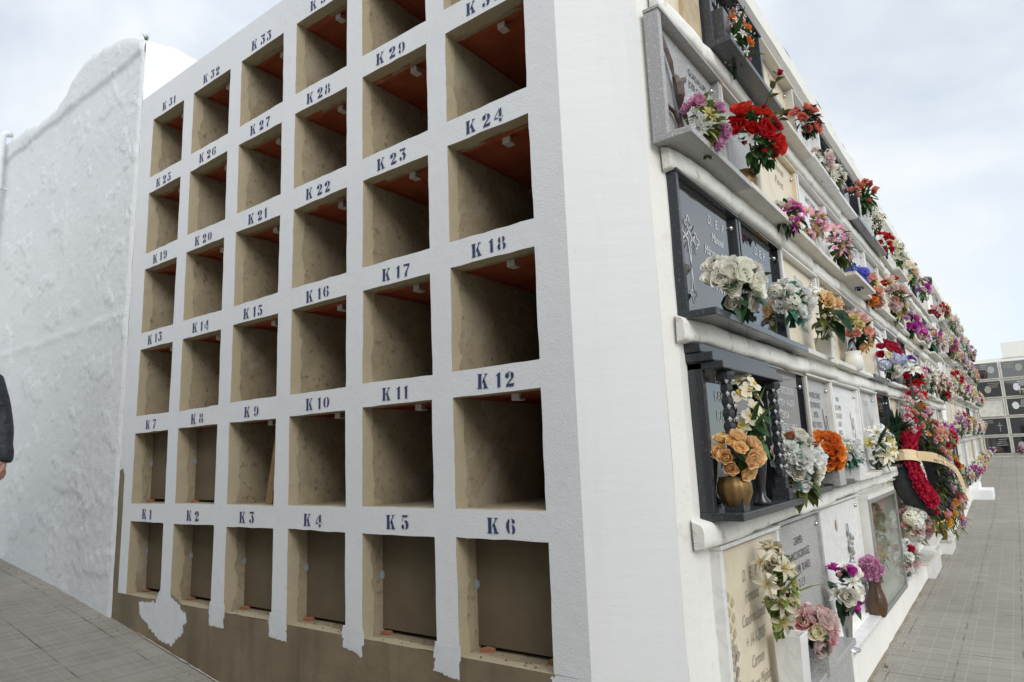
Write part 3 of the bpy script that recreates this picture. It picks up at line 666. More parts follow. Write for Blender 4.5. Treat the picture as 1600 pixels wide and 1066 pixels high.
    for q in range(n):
        ya, yc = y0+(y1-y0)*q/n, y0+(y1-y0)*(q+1)/n
        def pp(yv): 
            g = gz(.6, yv); t_ = -.24+dz*1.0+DR*yv*1.2; t_ = max(t_, g+.16); e = .02*noise.noise((yv*6, 1, seed)); return g, t_, e
        (g0, t0, e0), (g1, t1, e1) = pp(ya), pp(yc)
        b.quad((wx+.075+e0, ya, g0-.1), (wx+.075+e1, yc, g1-.1), (wx+.055, yc, t1), (wx+.055, ya, t0)); b.quad((wx+.055, ya, t0), (wx+.055, yc, t1), (wx, yc, t1), (wx, ya, t0))
    bp(b, 'ground_plinth', M['coping'])
    return root
block('sealed_niche_block', 'long old cream block of sealed niches running from the white corner along the path', .36, Y1, WX, 0, 1, 5.50)
block('sealed_niche_block', 'farther block of sealed niches with a plain white rounded end, beyond the first block', 17.9, 36.5, .56, .46, 2, 5.50, True)

# ------------------------------------------------------------------ niche fronts
def text_mesh(txt, size, mb_m, parent, loc, align='CENTER', shear=0, name='lettering', sx=1.0):
    cu = bpy.data.curves.new('lettering', 'FONT'); cu.body = txt; cu.size = size*S; cu.align_x = align; cu.shear = shear; cu.resolution_u = 2; cu.space_line = .95
    ob = bpy.data.objects.new('lettering', cu); col.objects.link(ob)
    dg = bpy.context.evaluated_depsgraph_get(); me = bpy.data.meshes.new_from_object(ob.evaluated_get(dg))
    bpy.data.objects.remove(ob); bpy.data.curves.remove(cu)
    me.transform(Matrix(((0, 0, 1, 0), (sx, 0, 0, 0), (0, 1, 0, 0), (0, 0, 0, 1))))
    me.materials.clear(); me.materials.append(mb_m)
    o = bpy.data.objects.new(name, me); col.objects.link(o); o.parent = parent; o.location = Vector(loc)*S; return o
TX = {'w': 'letter_w', 'k': 'letter_k', 'g': 'letter_g'}
ORD = ['first', 'second', 'third', 'fourth', 'fifth', 'sixth', 'seventh', 'eighth', 'ninth', 'tenth', 'eleventh', 'twelfth', 'thirteenth', 'fourteenth', 'fifteenth', 'sixteenth', 'seventeenth']
ROWN = ['bottom', 'second', 'middle', 'fourth', 'top']
def front(row, y0, y1, frame='marble', plaque='beige', p=.13, tf=.045, shelf=None, sd=.20, text=None, tcol='k', tsize=.075, shear=0, emblem=None, label='', zlo=None, zhi=None, sides=True, wx=WX, dz=0, rec=.045, knobs=True, tx=.56, sx=1.0, group=None, top=True):
    zb = (zlo if zlo is not None else (LEDGES[row-1][1] if row else -.26))+dz+DR*(y0-.3); zt = (zhi if zhi is not None else (LEDGES[row][0] if row < 4 else 5.22))+dz+DR*(y0-.3)
    H = zt-zb; W = y1-y0
    p *= .52; sd *= .84; rec *= .5
    root = thing('memorial_tablet', label, 'memorial tablet', (wx, y0, zb), group)
    tb = .045
    b = MB(); b.box(-.02, rec, tf, W-tf, tb, H-tf); b.build('plaque', M[plaque], root)
    b = MB()
    if not top:
        for ya in (0, W-tf): b = MB(); b.box(-.02, p, ya, ya+tf, tb, H-tf*.5); b.build('frame_slab', M[frame], root, bevel=.004)
    else:
        b.box(-.02, p, 0, tf, tb, H-tf*.5); b.box(-.02, p-.002, W-tf, W, tb, H-tf*.5); b.box(-.02, p+.012, -.006, W+.0, H-tf*.5, H); b.build('frame', M[frame], root, bevel=.004)
    b = MB(); b.box(-.02, sd, -.004, W+.004, 0, tb); b.build('shelf', M[shelf or frame], root, bevel=.005)
    X = rec+.003
    if text:
        lines = text.split('\n'); z = H*.80
        for ln in lines:
            if ln: text_mesh(ln, tsize, M[TX[tcol]], root, (X, W*tx, z), shear=shear, sx=sx)
            z -= tsize*1.22
    if knobs:
        b = MB(); b.lathe([(.0, 0), (.018, .0), (.022, .012), (.012, .024), (.0, .028)], (0, 0, 0), 10)
        for q in b.v: q.x, q.y, q.z = q.z+rec, q.x+W-tf-.05, q.y+H-tf-.07
        b.build('screw_cap', M['silver'], root, smooth=True)
    if emblem: emblem(root, X, W, H)
    return root
def em_cross(big=.62, cy=.20, m='letter_w'):
    def f(root, X, W, H):
        b = MB(); h = H*big; z0 = H*.14; y = W*cy
        def line(pts, w=.008): 
            for (a, c) in zip(pts, pts[1:]+pts[:1]):
                d = Vector((c[0]-a[0], c[1]-a[1])); nn = Vector((-d.y, d.x)).normalized()*w/2
                b.poly([(X, a[0]+nn.x, a[1]+nn.y), (X, a[0]-nn.x, a[1]-nn.y), (X, c[0]-nn.x, c[1]-nn.y), (X, c[0]+nn.x, c[1]+nn.y)])
        a = .022; zc = z0+h*.74; L2 = h*.20
        def tip(cx, cz, dx, dz_):   # three-lobed end
            px_, pz_ = -dz_, dx; e = .026
            return [(cx+px_*a, cz+pz_*a), (cx+px_*(a+e), cz+pz_*(a+e)), (cx+px_*(a+e*1.2)+dx*e, cz+pz_*(a+e*1.2)+dz_*e), (cx+px_*a*.9+dx*e*1.4, cz+pz_*a*.9+dz_*e*1.4), (cx+px_*a*.8+dx*e*2.2, cz+pz_*a*.8+dz_*e*2.2), (cx+dx*e*3, cz+dz_*e*3),
                    (cx-px_*a*.8+dx*e*2.2, cz-pz_*a*.8+dz_*e*2.2), (cx-px_*a*.9+dx*e*1.4, cz-pz_*a*.9+dz_*e*1.4), (cx-px_*(a+e*1.2)+dx*e, cz-pz_*(a+e*1.2)+dz_*e), (cx-px_*(a+e), cz-pz_*(a+e)), (cx-px_*a, cz-pz_*a)]
        pts = tip(y, z0+h-.08, 0, 1)[::1]
        pts = tip(y+L2*.8, zc, 1, 0)+[(y+a, zc+a)]*1+tip(y, z0+h-.08, 0, 1)+[(y-a, zc+a)]+tip(y-L2*.8, zc, -1, 0)+[(y-a, zc-a)]+tip(y, z0+.08, 0, -1)+[(y+a, zc-a)]
        line(pts, .009)
        for s in range(16):
            if s % 4 in (1, 2, 3):
                t = math.pi*2*s/16; line([(y+.06*math.cos(t), zc+.06*math.sin(t)), (y+(.12 if s % 2 else .14)*math.cos(t), zc+(.12 if s % 2 else .14)*math.sin(t))], .005)
        b.build('cross', M[m], root)
    return f
def em_bird(root, X, W, H):       # bronze bird in flight with spread feathered wings, feet down
    b = MB()
    def feather(a, c, w):
        a, c = Vector(a), Vector(c); d = (c-a); n_ = Vector((0, -d.z, d.y)).normalized()*w
        b.add([a-n_*.4, a+n_*.4, a.lerp(c, .6)+n_, c, a.lerp(c, .6)-n_, a.lerp(c, .6)+Vector((.012, 0, 0))], [(0, 1, 2, 5), (5, 2, 3), (5, 3, 4), (0, 5, 4)])
    cy, cz = W*.24, H*.52
    for q in range(9):
        f = q/8; feather((X+.03, cy-.03+f*.02, cz+.03), (X+.015+.02*f, cy-.20+.10*f, cz+.36-.06*f-.10*abs(f-.3)), .016)
    for q in range(9):
        f = q/8; feather((X+.035, cy+.02, cz-.02-.01*f), (X+.02, cy+.04+.17*f, cz-.20+.03*f-.05*f*f), .017)
    b.tube([(X+.03, cy-.02, cz+.07), (X+.045, cy+.0, cz+.02), (X+.045, cy+.01, cz-.06), (X+.03, cy+.03, cz-.15)], [.018, .036, .034, .010], 8)
    b.tube([(X+.045, cy+.02, cz+.03), (X+.055, cy+.07, cz+.07), (X+.055, cy+.085, cz+.075)], [.022, .020, .016], 8); b.tube([(X+.055, cy+.085, cz+.075), (X+.058, cy+.12, cz+.12)], [.010, .002], 6)
    for q in (-1, 1): feather((X+.03, cy+.02, cz-.14), (X+.02, cy+.05+q*.03, cz-.34), .012)
    b.build('bronze_bird', M['bronze'], root)
    b = MB(); b.tube([(X+.012, cy-.15, cz-.18), (X+.02, cy-.05, cz-.19), (X+.02, cy+.05, cz-.27), (X+.012, cy+.12, cz-.40)], .012, 6); b.build('bronze_branch', M['bronze'], root)
def em_figure(m='letter_k'):     # etched robed figure
    def f(root, X, W, H):
        b = MB(); y, z = W*.80, H*.22
        out = [(0, 0), (.10, 0), (.105, .12), (.09, .22), (.085, .30), (.06, .34), (.065, .39), (.045, .43), (.02, .43), (.005, .38), (.012, .34), (-.02, .30), (-.07, .40), (-.10, .50), (-.08, .36), (-.05, .22), (-.03, .12)]
        for a, c in zip(out, out[1:]+out[:1]):
            d = Vector((c[0]-a[0], c[1]-a[1])); nn = Vector((-d.y, d.x)).normalized()*.006
            b.poly([(X, y+a[0]+nn.x, z+a[1]+nn.y), (X, y+a[0]-nn.x, z+a[1]-nn.y), (X, y+c[0]-nn.x, z+c[1]-nn.y), (X, y+c[0]+nn.x, z+c[1]+nn.y)])
        for q in range(5): b.poly([(X, y+.015+.016*q, z+.02), (X, y+.019+.016*q, z+.02), (X, y+.022+.012*q, z+.26), (X, y+.018+.012*q, z+.26)])
        b.build('etched_figure', M[m], root)
    return f
def em_flower(root, X, W, H):    # painted lily stem with dark leaves down the side of the slab
    b = MB(); rr = random.Random(3); y = W*.16
    b.add([(X, y-.01, H*.05), (X, y+.03, H*.05), (X, y+.012, H*.6), (X, y, H*.6)], [(0, 1, 2, 3)], mi=0)
    for q in range(9):
        z = H*(.30+.05*q*.6); s = 1 if q % 2 else -1; l = .06+.03*rr.random()
        b.add([(X+.0005*q, y, z), (X+.0005*q, y+s*l*.5, z+.05), (X+.0005*q, y+s*l, z+.03), (X+.0005*q, y+s*l*.5, z-.01)], [(0, 1, 2, 3)], mi=0)
    for q in range(9):
        z = H*(.52+.032*q); s = 1 if q % 2 else -1
        b.add([(X+.001+.0005*q, y, z), (X+.001+.0005*q, y+s*.04, z+.035), (X+.001+.0005*q, y+s*.06, z-.005), (X+.001+.0005*q, y+s*.025, z-.03)], [(0, 1, 2, 3)], mi=1)
    b.build('painted_lily', [M['letter_g'], P['ivory']], root)
def em_relief(root, X, W, H):    # silver relief of roses and a small oval portrait
    b = MB(); rr = random.Random(5)
    for q in range(12):
        f = q/11; y, z = W*.66+.05*math.sin(q*2.1), H*(.30+.42*f); s = .030+.016*rr.random()
        b.lathe([(.0, 0), (s, 0), (s*.9, s*.5), (s*.5, s*.9), (0, s)], (0, 0, 0), 7)
        for v in b.v[-35:]: v.x, v.y, v.z = v.z+X, v.x+y, v.y+z
    b.tube([(X+.012, W*.68, H*.10), (X+.014, W*.66, H*.35), (X+.014, W*.62, H*.80)], .010, 6)
    b.build('silver_roses', M['silver'], root)
    b = MB(); b.poly([(X+.006, W*.38+.035*math.cos(t), H*.82+.055*math.sin(t)) for t in [6.283*q/18 for q in range(18)]]); b.build('portrait_oval', M['tan'], root)

def bars(b, *bs):
    for q in bs: b.box(*q)
# --- top row
front(4, 0.36, 1.15, 'beige', 'beige', p=.02, tf=.03, sd=.05, label='bare beige slab without inscription, at the white corner in the top row', knobs=False)
b = MB(); b.box(WX+.0, WX+.06, .80, 1.13, 4.42, 5.2); tag(b.build('stone_pilaster', M['tan'], bevel=.01), 'tan stone pilaster beside the dark framed niche front of the top row', 'pilaster')
t = front(4, 1.17, 2.53, 'black_edge', 'black', p=.24, tf=.05, sd=.30, text='JUAN ANTONIO\nRUIZ GOMEZ\n+ 12-3-2006\nD. E. P.', tcol='w', tsize=.10, label='black plaque in a deep dark frame with a thick shelf, top row', tx=.45, zhi=5.20)
b = MB(); b.box(.06, .20, .05, .19, .05, .32); b.build('stone_block', M['black_edge'], t, bevel=.006)
front(4, 2.55, 3.73, 'marble_dull', 'beige', p=.20, sd=.26, text='Familia\nLopez\nD. E. P.', tcol='g', tsize=.10, shear=.3, label='beige plaque under a wide cream hood, third in the top row')
front(4, 3.75, 4.98, 'marble', 'grey_marble', p=.17, sd=.27, text='MARIA\n+ 2001\nD.E.P.', tcol='k', tsize=.10, label='grey veined plaque in a white frame behind coral roses in the top row')
front(4, 5.0, 6.2, 'black_edge', 'black', p=.14, sd=.25, shelf='marble', text='D. E. P.\nJOSE', tcol='w', tsize=.12, label='black plaque above white shelf with peach and white flowers in the top row')
front(4, 6.22, 7.43, 'black_edge', 'black', p=.16, sd=.26, text='ANA\n1999', tcol='w', tsize=.12, label='black plaque on a dark shelf beside the coral tulips in the top row')
front(4, 7.45, 8.6, 'marble', 'granite', p=.17, sd=.27, shelf='black_edge', label='grey plaque in a white frame behind the coral tulips in the top row')
# --- fourth row
front(3, 0.27, 1.39, 'granite', 'granite', p=.15, tf=.05, sd=.27, text='GUADALUPE\nJOSE CARLOS\n+ 22-10-1971\nA LOS 20 AÑOS\nD. E. P.', tcol='k', tsize=.075, emblem=em_bird, label='grey granite plaque with a bronze bird, at the corner in the fourth row', tx=.68, sx=.8)
front(3, 1.41, 2.3, 'marble_dull', 'granite', p=.13, sd=.27, text='FAMILIA\nD. E. P.', tcol='g', tsize=.09, label='grey plaque in a cream frame behind the large red roses')
front(3, 2.32, 3.61, 'beige', 'beige', p=.12, sd=.26, shelf='marble_dull', text='Dolores\nPerez', tcol='g', tsize=.12, shear=.3, label='beige plaque in a beige frame behind the magenta and white lilies')
front(3, 3.63, 4.88, 'marble', 'marble', p=.13, sd=.24, text='ANTONIO\nMARIA\nD. E. P.', tcol='k', tsize=.10, label='white plaque with black letters behind the pink lilies', shelf='marble_dull')
front(3, 4.9, 6.18, 'marble', 'grey_marble', p=.13, sd=.36, shelf='marble_dull', label='grey veined plaque with a deep protruding white shelf in the fourth row')
front(3, 6.2, 7.4, 'marble', 'grey_marble', p=.13, sd=.24, text='R. I. P.', tcol='k', tsize=.12, label='grey veined plaque above the small blue flowers')
front(3, 7.42, 8.6, 'marble', 'granite', p=.13, sd=.24, shelf='marble_dull', label='granite plaque in a white frame beside the orange carnation posy')
front(3, 8.62, 9.8, 'marble_dull', 'beige', p=.13, sd=.24, label='beige plaque in a dull white frame behind the mixed peach bouquet')
# --- middle row
front(2, 0.38, 1.52, 'black_edge', 'black', p=.12, tf=.04, sd=.28, text='D.   E.   P.\nManuel\nMárquez Román\n+ 11-01-2013\n70 AÑOS', tcol='w', tsize=.095, shear=.35, emblem=em_cross(), label='black polished plaque with a white outlined cross, behind the white roses', tx=.66, sx=.85)
front(2, 1.54, 2.61, 'black', 'black', p=.12, tf=.04, sd=.25, shelf='black_edge', text='D. E. P.\nJosé\n+ 1987\nTus hijos', tcol='w', tsize=.10, shear=.3, label='plain black polished plaque with two silver caps, behind the white hydrangeas')
front(2, 2.63, 3.93, 'marble', 'beige', p=.14, sd=.22, shelf='marble_dull', text='Rosario\nJimenez\nD. E. P.\n\nTu familia', tcol='g', tsize=.095, shear=.3, label='beige marble plaque behind the peach carnation bouquet')
front(2, 3.95, 5.11, 'marble_dull', 'beige', p=.16, sd=.22, text='\n\n\nDIEGO LARA\n1932 1994\nD. E. P.', tcol='g', tsize=.085, label='beige plaque with faded letters under a wide white hood in the middle row')
front(2, 5.13, 6.08, 'marble', 'black', p=.13, sd=.20, text='D. E. P.\nMARIA', tcol='w', tsize=.11, label='black plaque in a white frame behind the pink and yellow roses')
front(2, 6.1, 7.3, 'marble', 'beige', p=.13, sd=.22, shelf='black_edge', label='beige plaque on a dark shelf behind the red roses and blue hydrangeas')
front(2, 7.32, 8.5, 'marble', 'marble', p=.13, sd=.22, text='JUAN\n2003', tcol='k', tsize=.12, label='white plaque with black letters beside the red roses in the middle row')
front(2, 8.52, 9.7, 'marble', 'black', p=.13, sd=.22, shelf='marble_dull', label='black plaque behind the white lilies and violet flowers in the middle row')
# --- second row
t = front(1, 0.46, 1.76, 'granite_dark', 'black', p=.17, tf=.05, sd=.30, text='D. E. P.\nFAMILIA\nRAMOS', tcol='w', tsize=.10, label='dark granite surround with carved twisted columns and a stepped canopy', tx=.4, top=False)
b = MB(); H = 1.02
b.box(-.02, .10, -.03, 1.34, H-.055, H); b.box(-.02, .165, -.02, 1.28, H-.112, H-.057); b.box(-.02, .215, .0, 1.24, H-.16, H-.114); b.build('canopy', M['granite_dark'], t, bevel=.006)
for yc in (.15, 1.10):
    b = MB(); b.box(.115, .225, yc-.055, yc+.055, .046, .12); b.box(.135, .205, yc-.035, yc+.035, .12, .19)
    pts = []; prof = []
    for q in range(40):
        z = .19+.60*q/39; prof.append((.024+.013*abs(math.sin(q/39*math.pi*8)), z))
    b.lathe(prof, (.17, yc, 0), 6); b.lathe([(.03, .79), (.05, .80), (.06, .83), (.05, .86)], (.17, yc, 0), 6); b.box(.115, .225, yc-.06, yc+.06, .86, H-.162)
    c = b.build('carved_column', M['granite_dark'], t)
    for q in range(8):
        b = MB(); z = .23+.60*(q+.5)/8
        for s in (1,): b.add([(.212, yc-.018, z), (.212, yc+.018, z), (.212, yc, z+.018), (.212, yc, z-.018), (.228, yc, z)], [(0, 2, 4), (2, 1, 4), (1, 3, 4), (3, 0, 4)])
        b.add([(.172, yc-.040, z), (.200, yc-.030, z), (.186, yc-.036, z+.018), (.186, yc-.036, z-.018), (.186, yc-.058, z)], [(0, 2, 4), (2, 1, 4), (1, 3, 4), (3, 0, 4)])
        b.build('faceted_stud', M['granite'], c)
front(1, 1.78, 3.01, 'black', 'black', p=.10, tf=.05, sd=.22, shelf='granite_dark', text='ANDRES ORTIZ SEGURA\n+ 3-5-1959 + 14-6-2019\nESPOSA\nHIJOS, NIETOS Y FAMILIA', tcol='w', tsize=.082, label='black plaque with white capital letters beside the carved dark columns', tx=.50, sx=.72)
front(1, 3.03, 4.03, 'marble_dull', 'granite', p=.13, sd=.22, shelf='granite_dark', text='JUAN PEREZ SUAREZ\nJOSE MARIA RUIZ\nESPOSA\nHIJOS Y NIETOS\nD. E. P.', tcol='k', tsize=.075, emblem=em_figure(), label='grey granite plaque with an etched figure behind the orange roses', tx=.42, sx=.7)
front(1, 4.05, 5.47, 'marble', 'marble', p=.13, sd=.24, shelf='marble_dull', text='MARIA\nDEL CARMEN\nDE LA CRUZ\nRUBIO\nESPOSO\nHIJOS Y NIETOS\nD. E. P.', tcol='k', tsize=.072, emblem=em_figure(), label='white marble plaque with black capitals and an etched figure', tx=.30, sx=.7)
front(1, 5.49, 6.73, 'marble', 'grey_marble', p=.15, sd=.24, shelf='marble_dull', text='D. E. P.', tcol='g', tsize=.10, label='pale grey plaque behind the palm leaf and white lilies', emblem=em_figure('letter_g'))
front(1, 6.75, 7.9, 'black_edge', 'black', p=.13, sd=.22, label='black plaque behind the palm spray at the top of the wreath')
front(1, 7.92, 9.1, 'marble', 'beige', p=.13, sd=.22, shelf='marble_dull', label='beige plaque behind the top of the red wreath')
front(1, 9.12, 10.3, 'marble', 'granite', p=.13, sd=.24, label='grey plaque just past the red wreath in the second row')
# --- bottom row
front(0, 0.56, 1.75, 'marble', 'beige', p=.12, tf=.05, sd=.16, text='D.   E.   P.\nFrancisca\nCuadros Lopez\n+ 14-1-2005\nCarmen\nVillegas Muñoz\n+ 20-1-2003\nVuestros hijos, nietos\ny familia', tcol='g', tsize=.105, shear=.35, emblem=em_flower, label='tall beige slab with faded script lettering at the white corner of the bottom row', zlo=-.40, zhi=.97, tx=.50, sx=.72)
t = front(0, 1.77, 3.05, 'granite', 'granite', p=.10, tf=.05, sd=.26, text='CARMEN\nBLANCO RODRIGUEZ\n+ 4-4-1998  70 AÑOS\nD. E. P.', tcol='k', tsize=.085, label='grey granite plaque with black capitals behind the pink roses in the bottom row', zlo=-.12, zhi=.97, tx=.46, sx=.74)
b = MB(); b.box(.0, .19, .01, 1.19, -.6, -.001); b.build('granite_base', M['granite'], t)
front(0, 3.07, 4.8, 'marble', 'marble', p=.09, sd=.20, emblem=em_relief, label='white marble plaque with silver relief roses and a small oval portrait', zlo=-.27, zhi=.97)
front(0, 6.74, 7.9, 'marble', 'beige', p=.10, sd=.22, label='beige plaque behind the pink and white hydrangeas', zlo=-.27, zhi=.97)
front(0, 7.92, 9.1, 'marble', 'granite', p=.10, sd=.34, shelf='marble_dull', label='grey plaque low beside the yellow flowers and gold vase', zlo=-.27, zhi=.97)
front(0, 9.12, 10.3, 'marble', 'marble_dull', p=.10, sd=.26, label='dull white plaque hidden behind the foot of the red wreath', zlo=-.27, zhi=.97)
# glazed display case
t = thing('glass_display_case', 'white display case with an aluminium framed glass front holding faded flowers', 'display case', (WX, 4.85, -.27))
b = MB(); D = .13; W = 1.86; H = 1.20
b.box(.0, D, .0, .03, 0, H); b.box(.0, D, W-.03, W, 0, H); b.box(0, D+.01, -.005, W+.005, H, H+.04); b.box(0, D, .03, W-.03, 0, .03); b.box(0, .02, .03, W-.03, .03, H); b.build('case', M['white_pot'], t)
b = MB(); e = .045
bars(b, (D, D+.025, 0, e, 0, H), (D, D+.025, W-e, W, 0, H), (D, D+.025, e, W-e, 0, e), (D, D+.025, e, W-e, H-e, H)); b.build('aluminium_frame', M['alu'], t, bevel=.003)
b = MB(); b.box(D+.010, D+.014, e, W-e, e, H-e); b.build('glass_pane', M['glass'], t)
# white marble step-out ledges
for nm, y0, y1, z0, z1, x1, lab in (('marble_ledge', 9.4, 10.6, gz(1, 9.5)-.05, -.24, .72, 'white marble box ledge on the paving carrying the white urn'), ('marble_ledge', 11.9, 13.0, gz(1, 12)-.05, -.30, .78, 'white marble ledge on the paving under the yellow flowers')):
    t = thing(nm, lab, 'ledge', (WX, y0, z0)); b = MB(); b.box(.06, x1-WX-.04, .03, y1-y0-.03, 0, z1-z0-.04); b.build('base', M['marble'], t); b = MB(); b.box(.06, x1-WX, 0, y1-y0, z1-z0-.04, z1-z0); b.build('top_slab', M['marble_dull'], t, bevel=.005)
t = thing('white_kerb_box', 'white painted step jutting onto the paving in front of the farther block', 'step', (.56, 22, gz(1, 22)))
b = MB(); b.box(0, .62, 0, 1.3, -.1, .30); b.build('step_body', M['white_smooth'], t, bevel=.02); b = MB(); b.box(.0, .30, .2, 1.3, .301, .50); b.build('upper_step', M['white_smooth'], t, bevel=.02)

# --- the rest of the block and the farther one, front by front
rr = random.Random(77)
FR = ['marble', 'marble', 'marble_dull', 'black_edge', 'granite', 'beige']; PL = ['black', 'black', 'marble', 'beige', 'granite', 'grey_marble', 'marble_dull']
NM = {'marble': 'white', 'marble_dull': 'dull white', 'black_edge': 'dark', 'granite': 'grey granite', 'beige': 'beige', 'black': 'black', 'grey_marble': 'veined grey'}
SLOTS = []
for row, ystart in ((4, 8.62), (3, 9.82), (2, 9.72), (1, 10.32), (0, 10.32)):
    y = ystart; kk = 0
    while y+1.18 < Y1:
        f, p_ = rr.choice(FR), rr.choice(PL); sh = rr.choice([None, 'marble_dull', 'marble'])
        front(row, y, y+1.18, f, p_, p=rr.choice([.11, .13, .17]), sd=rr.choice([.20, .24, .30]), shelf=sh, knobs=False, text='D. E. P.' if rr.random() < .5 else None, tcol='w' if p_ == 'black' else 'k', tsize=.13,
              label='%s plaque in %s frame, %s past the wreath, %s row, near block' % (NM[p_], NM[f], ORD[kk], ROWN[row]), zlo=-.27 if row == 0 else None)
        SLOTS.append((row, y+.59, WX, 0.0, 'first', kk)); y += 1.20; kk += 1
for row in range(5):
    y = 18.0+(1.15 if row == 4 else 0); kk = 0
    while y+1.1 < 36.3:
        f, p_ = rr.choice(FR), rr.choice(PL)
        front(row, y, y+1.10, f, p_, p=.13, sd=rr.choice([.20, .26]), knobs=False, wx=.56, dz=.46-.15, label='%s plaque in %s frame, %s along the %s row, farther block' % (NM[p_], NM[f], ORD[kk % 17], ROWN[row]), zlo=.1 if row == 0 else None)
        SLOTS.append((row, y+.55, .56, .31, 'farther', kk)); y += 1.15; kk += 1

# ------------------------------------------------------------------ block closing the far end of the path
FY = 40.0; fz = gz(2, FY)
t = thing('far_niche_block', 'low white block of black plaques closing the far end of the path', 'niche block', (2, FY, fz))
b = MB(); b.box(-8, 12, 0, 4, -1, 5.1); b.build('wall', M['coping'], t); b = MB(); b.box(-8, -1.4, -.05, 4, 5.101, 5.62); b.box(-.1, 12, -.05, 4, 5.101, 5.9); b.build('parapet', M['coping'], t)
for row in range(5):
    for kk in range(7):
        x = -.65+1.19*kk+2-2; z = fz+.16+.97*row
        plain = (row == 2 and kk == 1) or (row == 0 and kk == 3); mm = 'marble_dull' if plain else rr.choice(['black', 'black', 'black', 'granite_dark'])
        if row == 0 and kk == 3: mm = 'shard'
        q = thing('memorial_tablet', '%s plaque of the path-end block, %s along its %s row' % ({'marble_dull': 'blank white', 'shard': 'brick red'}.get(mm, 'black'), ORD[kk], ROWN[row]), 'memorial tablet', (x, FY, z))
        b = MB(); b.box(.05, 1.09, -.03, .02, .04, .86); b.build('plaque', M[mm], q)
        b = MB(); bars(b, (0, .05, -.07, .02, 0, .90), (1.09, 1.14, -.07, .02, 0, .90), (.05, 1.09, -.07, .02, .86, .90), (.05, 1.09, -.12, .02, 0, .04)); b.build('frame', M['marble_dull'], q)
        if not plain:
            kind = rr.choice('mmlcl'); cx_, cz_ = rr.uniform(.35, .8), rr.uniform(.42, .58); b = MB()
            if kind == 'm': b.poly([(cx_+.15*math.cos(a)*rr.uniform(.85, 1.1), -.034, cz_+.19*math.sin(a)) for a in [6.283*s/18 for s in range(18)]])
            if kind == 'c': b.box(cx_-.012, cx_+.012, -.034, -.032, cz_-.25, cz_+.22); b.box(cx_-.12, cx_-.014, -.034, -.032, cz_+.05, cz_+.075); b.box(cx_+.014, cx_+.12, -.034, -.032, cz_+.05, cz_+.075)
            for ln_ in range(rr.randint(2, 4)):
                w_ = rr.uniform(.12, .24); zl = .74-.10*ln_; xo = .78 if cx_ < .57 else .34; xa = xo-w_
                while xa < xo+w_: xb = xa+rr.uniform(.02, .05); b.box(xa, xb, -.034, -.032, zl, zl+.035); xa = xb+.012
            b.build('engraving', M[rr.choice(['granite', 'granite', 'letter_g', 'letter_w'])], q)
        SLOTS.append((row, x, 'far', z, 'closing', kk))
# ------------------------------------------------------------------ building mirrored in the polished stone, and an added house out of view
t = thing('gabled_building', 'white gabled building across the path, mirrored in the polished black plaques', 'building', (14, 3, gz(14, 3)))
b = MB(); b.extrude([(0, 0, -1), (0, 30, -1), (0, 30, 3.0), (0, 9, 3.0), (0, 7, 4.5), (0, 5, 3.0), (0, 0, 3.0)], (5, 0, 0)); b.build('wall', M['cream2'], t)
b = MB(); b.extrude([(-.15, 4.7, 2.85), (-.15, 7, 4.6), (-.15, 9.3, 2.85), (-.15, 9.3, 3.02), (-.15, 7, 4.77), (-.15, 4.7, 3.02)], (5.3, 0, 0)); b.build('gable_roof', M['shard'], t)
for q in range(6): b = MB(); b.box(-.03, .02, 1.2+4.6*q, 2.6+4.6*q, .7, 2.3); b.build('shuttered_window', M['board'], t)
t = thing('shading_house', 'added unseen sand coloured house behind the viewer, shading the lower open niches', 'house', (-4, -5.6, gz(-4, -5)))  # added behind the camera to block light from the lower niche facade
b = MB(); b.extrude([(-4, 0, -1.5), (12, 0, -1.5), (12, 0, 6.2), (4, 0, 8.0), (-4, 0, 6.2)], (0, -6, 0)); b.build('wall', M['house'], t)
for q in range(4): b = MB(); b.box(-1.5+2.6*q, -.3+2.6*q, -.02, .03, .9, 3.0); b.build('window', M['granite_dark'], t)

# ------------------------------------------------------------------ flowers: petals, blooms, leaves
def add_petal(b, q, ln, wd, e0, e1, cup, base=0.0, nu=5, nv=4, point=.5, ruffle=0, rr=None, lift=0.0, t0=0, t1=1):
    """one curved petal; q = azimuth, e0..e1 = elevation of its midline from root to tip (degrees)"""
    ca, sa = math.cos(q), math.sin(q); r, z = base, lift; vs = []; ts = []
    for i in range(nu+1):
        s = i/nu; el = R(e0+(e1-e0)*s)
        if i: r += math.cos(el)*ln/nu; z += math.sin(el)*ln/nu
        w_ = wd*(.30+.70*math.sin(math.pi*min(1, .18+.62*s)))*(1-(max(0, s-.62)/.38)**2*(point))
        nx_, nz_ = -math.sin(el), math.cos(el)
        for j in range(nv+1):
            u = 2*j/nv-1; c_ = cup*u*u*w_
            ru = ruffle*(rr.uniform(-1, 1) if rr else 0)*s*s
            rad, hz, tn = r+nx_*(c_+ru), z+nz_*(c_+ru), u*w_*.5*(1 if cup < 1.2 else .9)
            vs.append((rad*ca-tn*sa, rad*sa+tn*ca, hz)); ts.append(t0+(t1-t0)*s)
    n = nv+1; fs = [(i*n+j, i*n+j+1, (i+1)*n+j+1, (i+1)*n+j) for i in range(nu) for j in range(nv)]
    b.add(vs, fs, ts)
GA = 2.39996
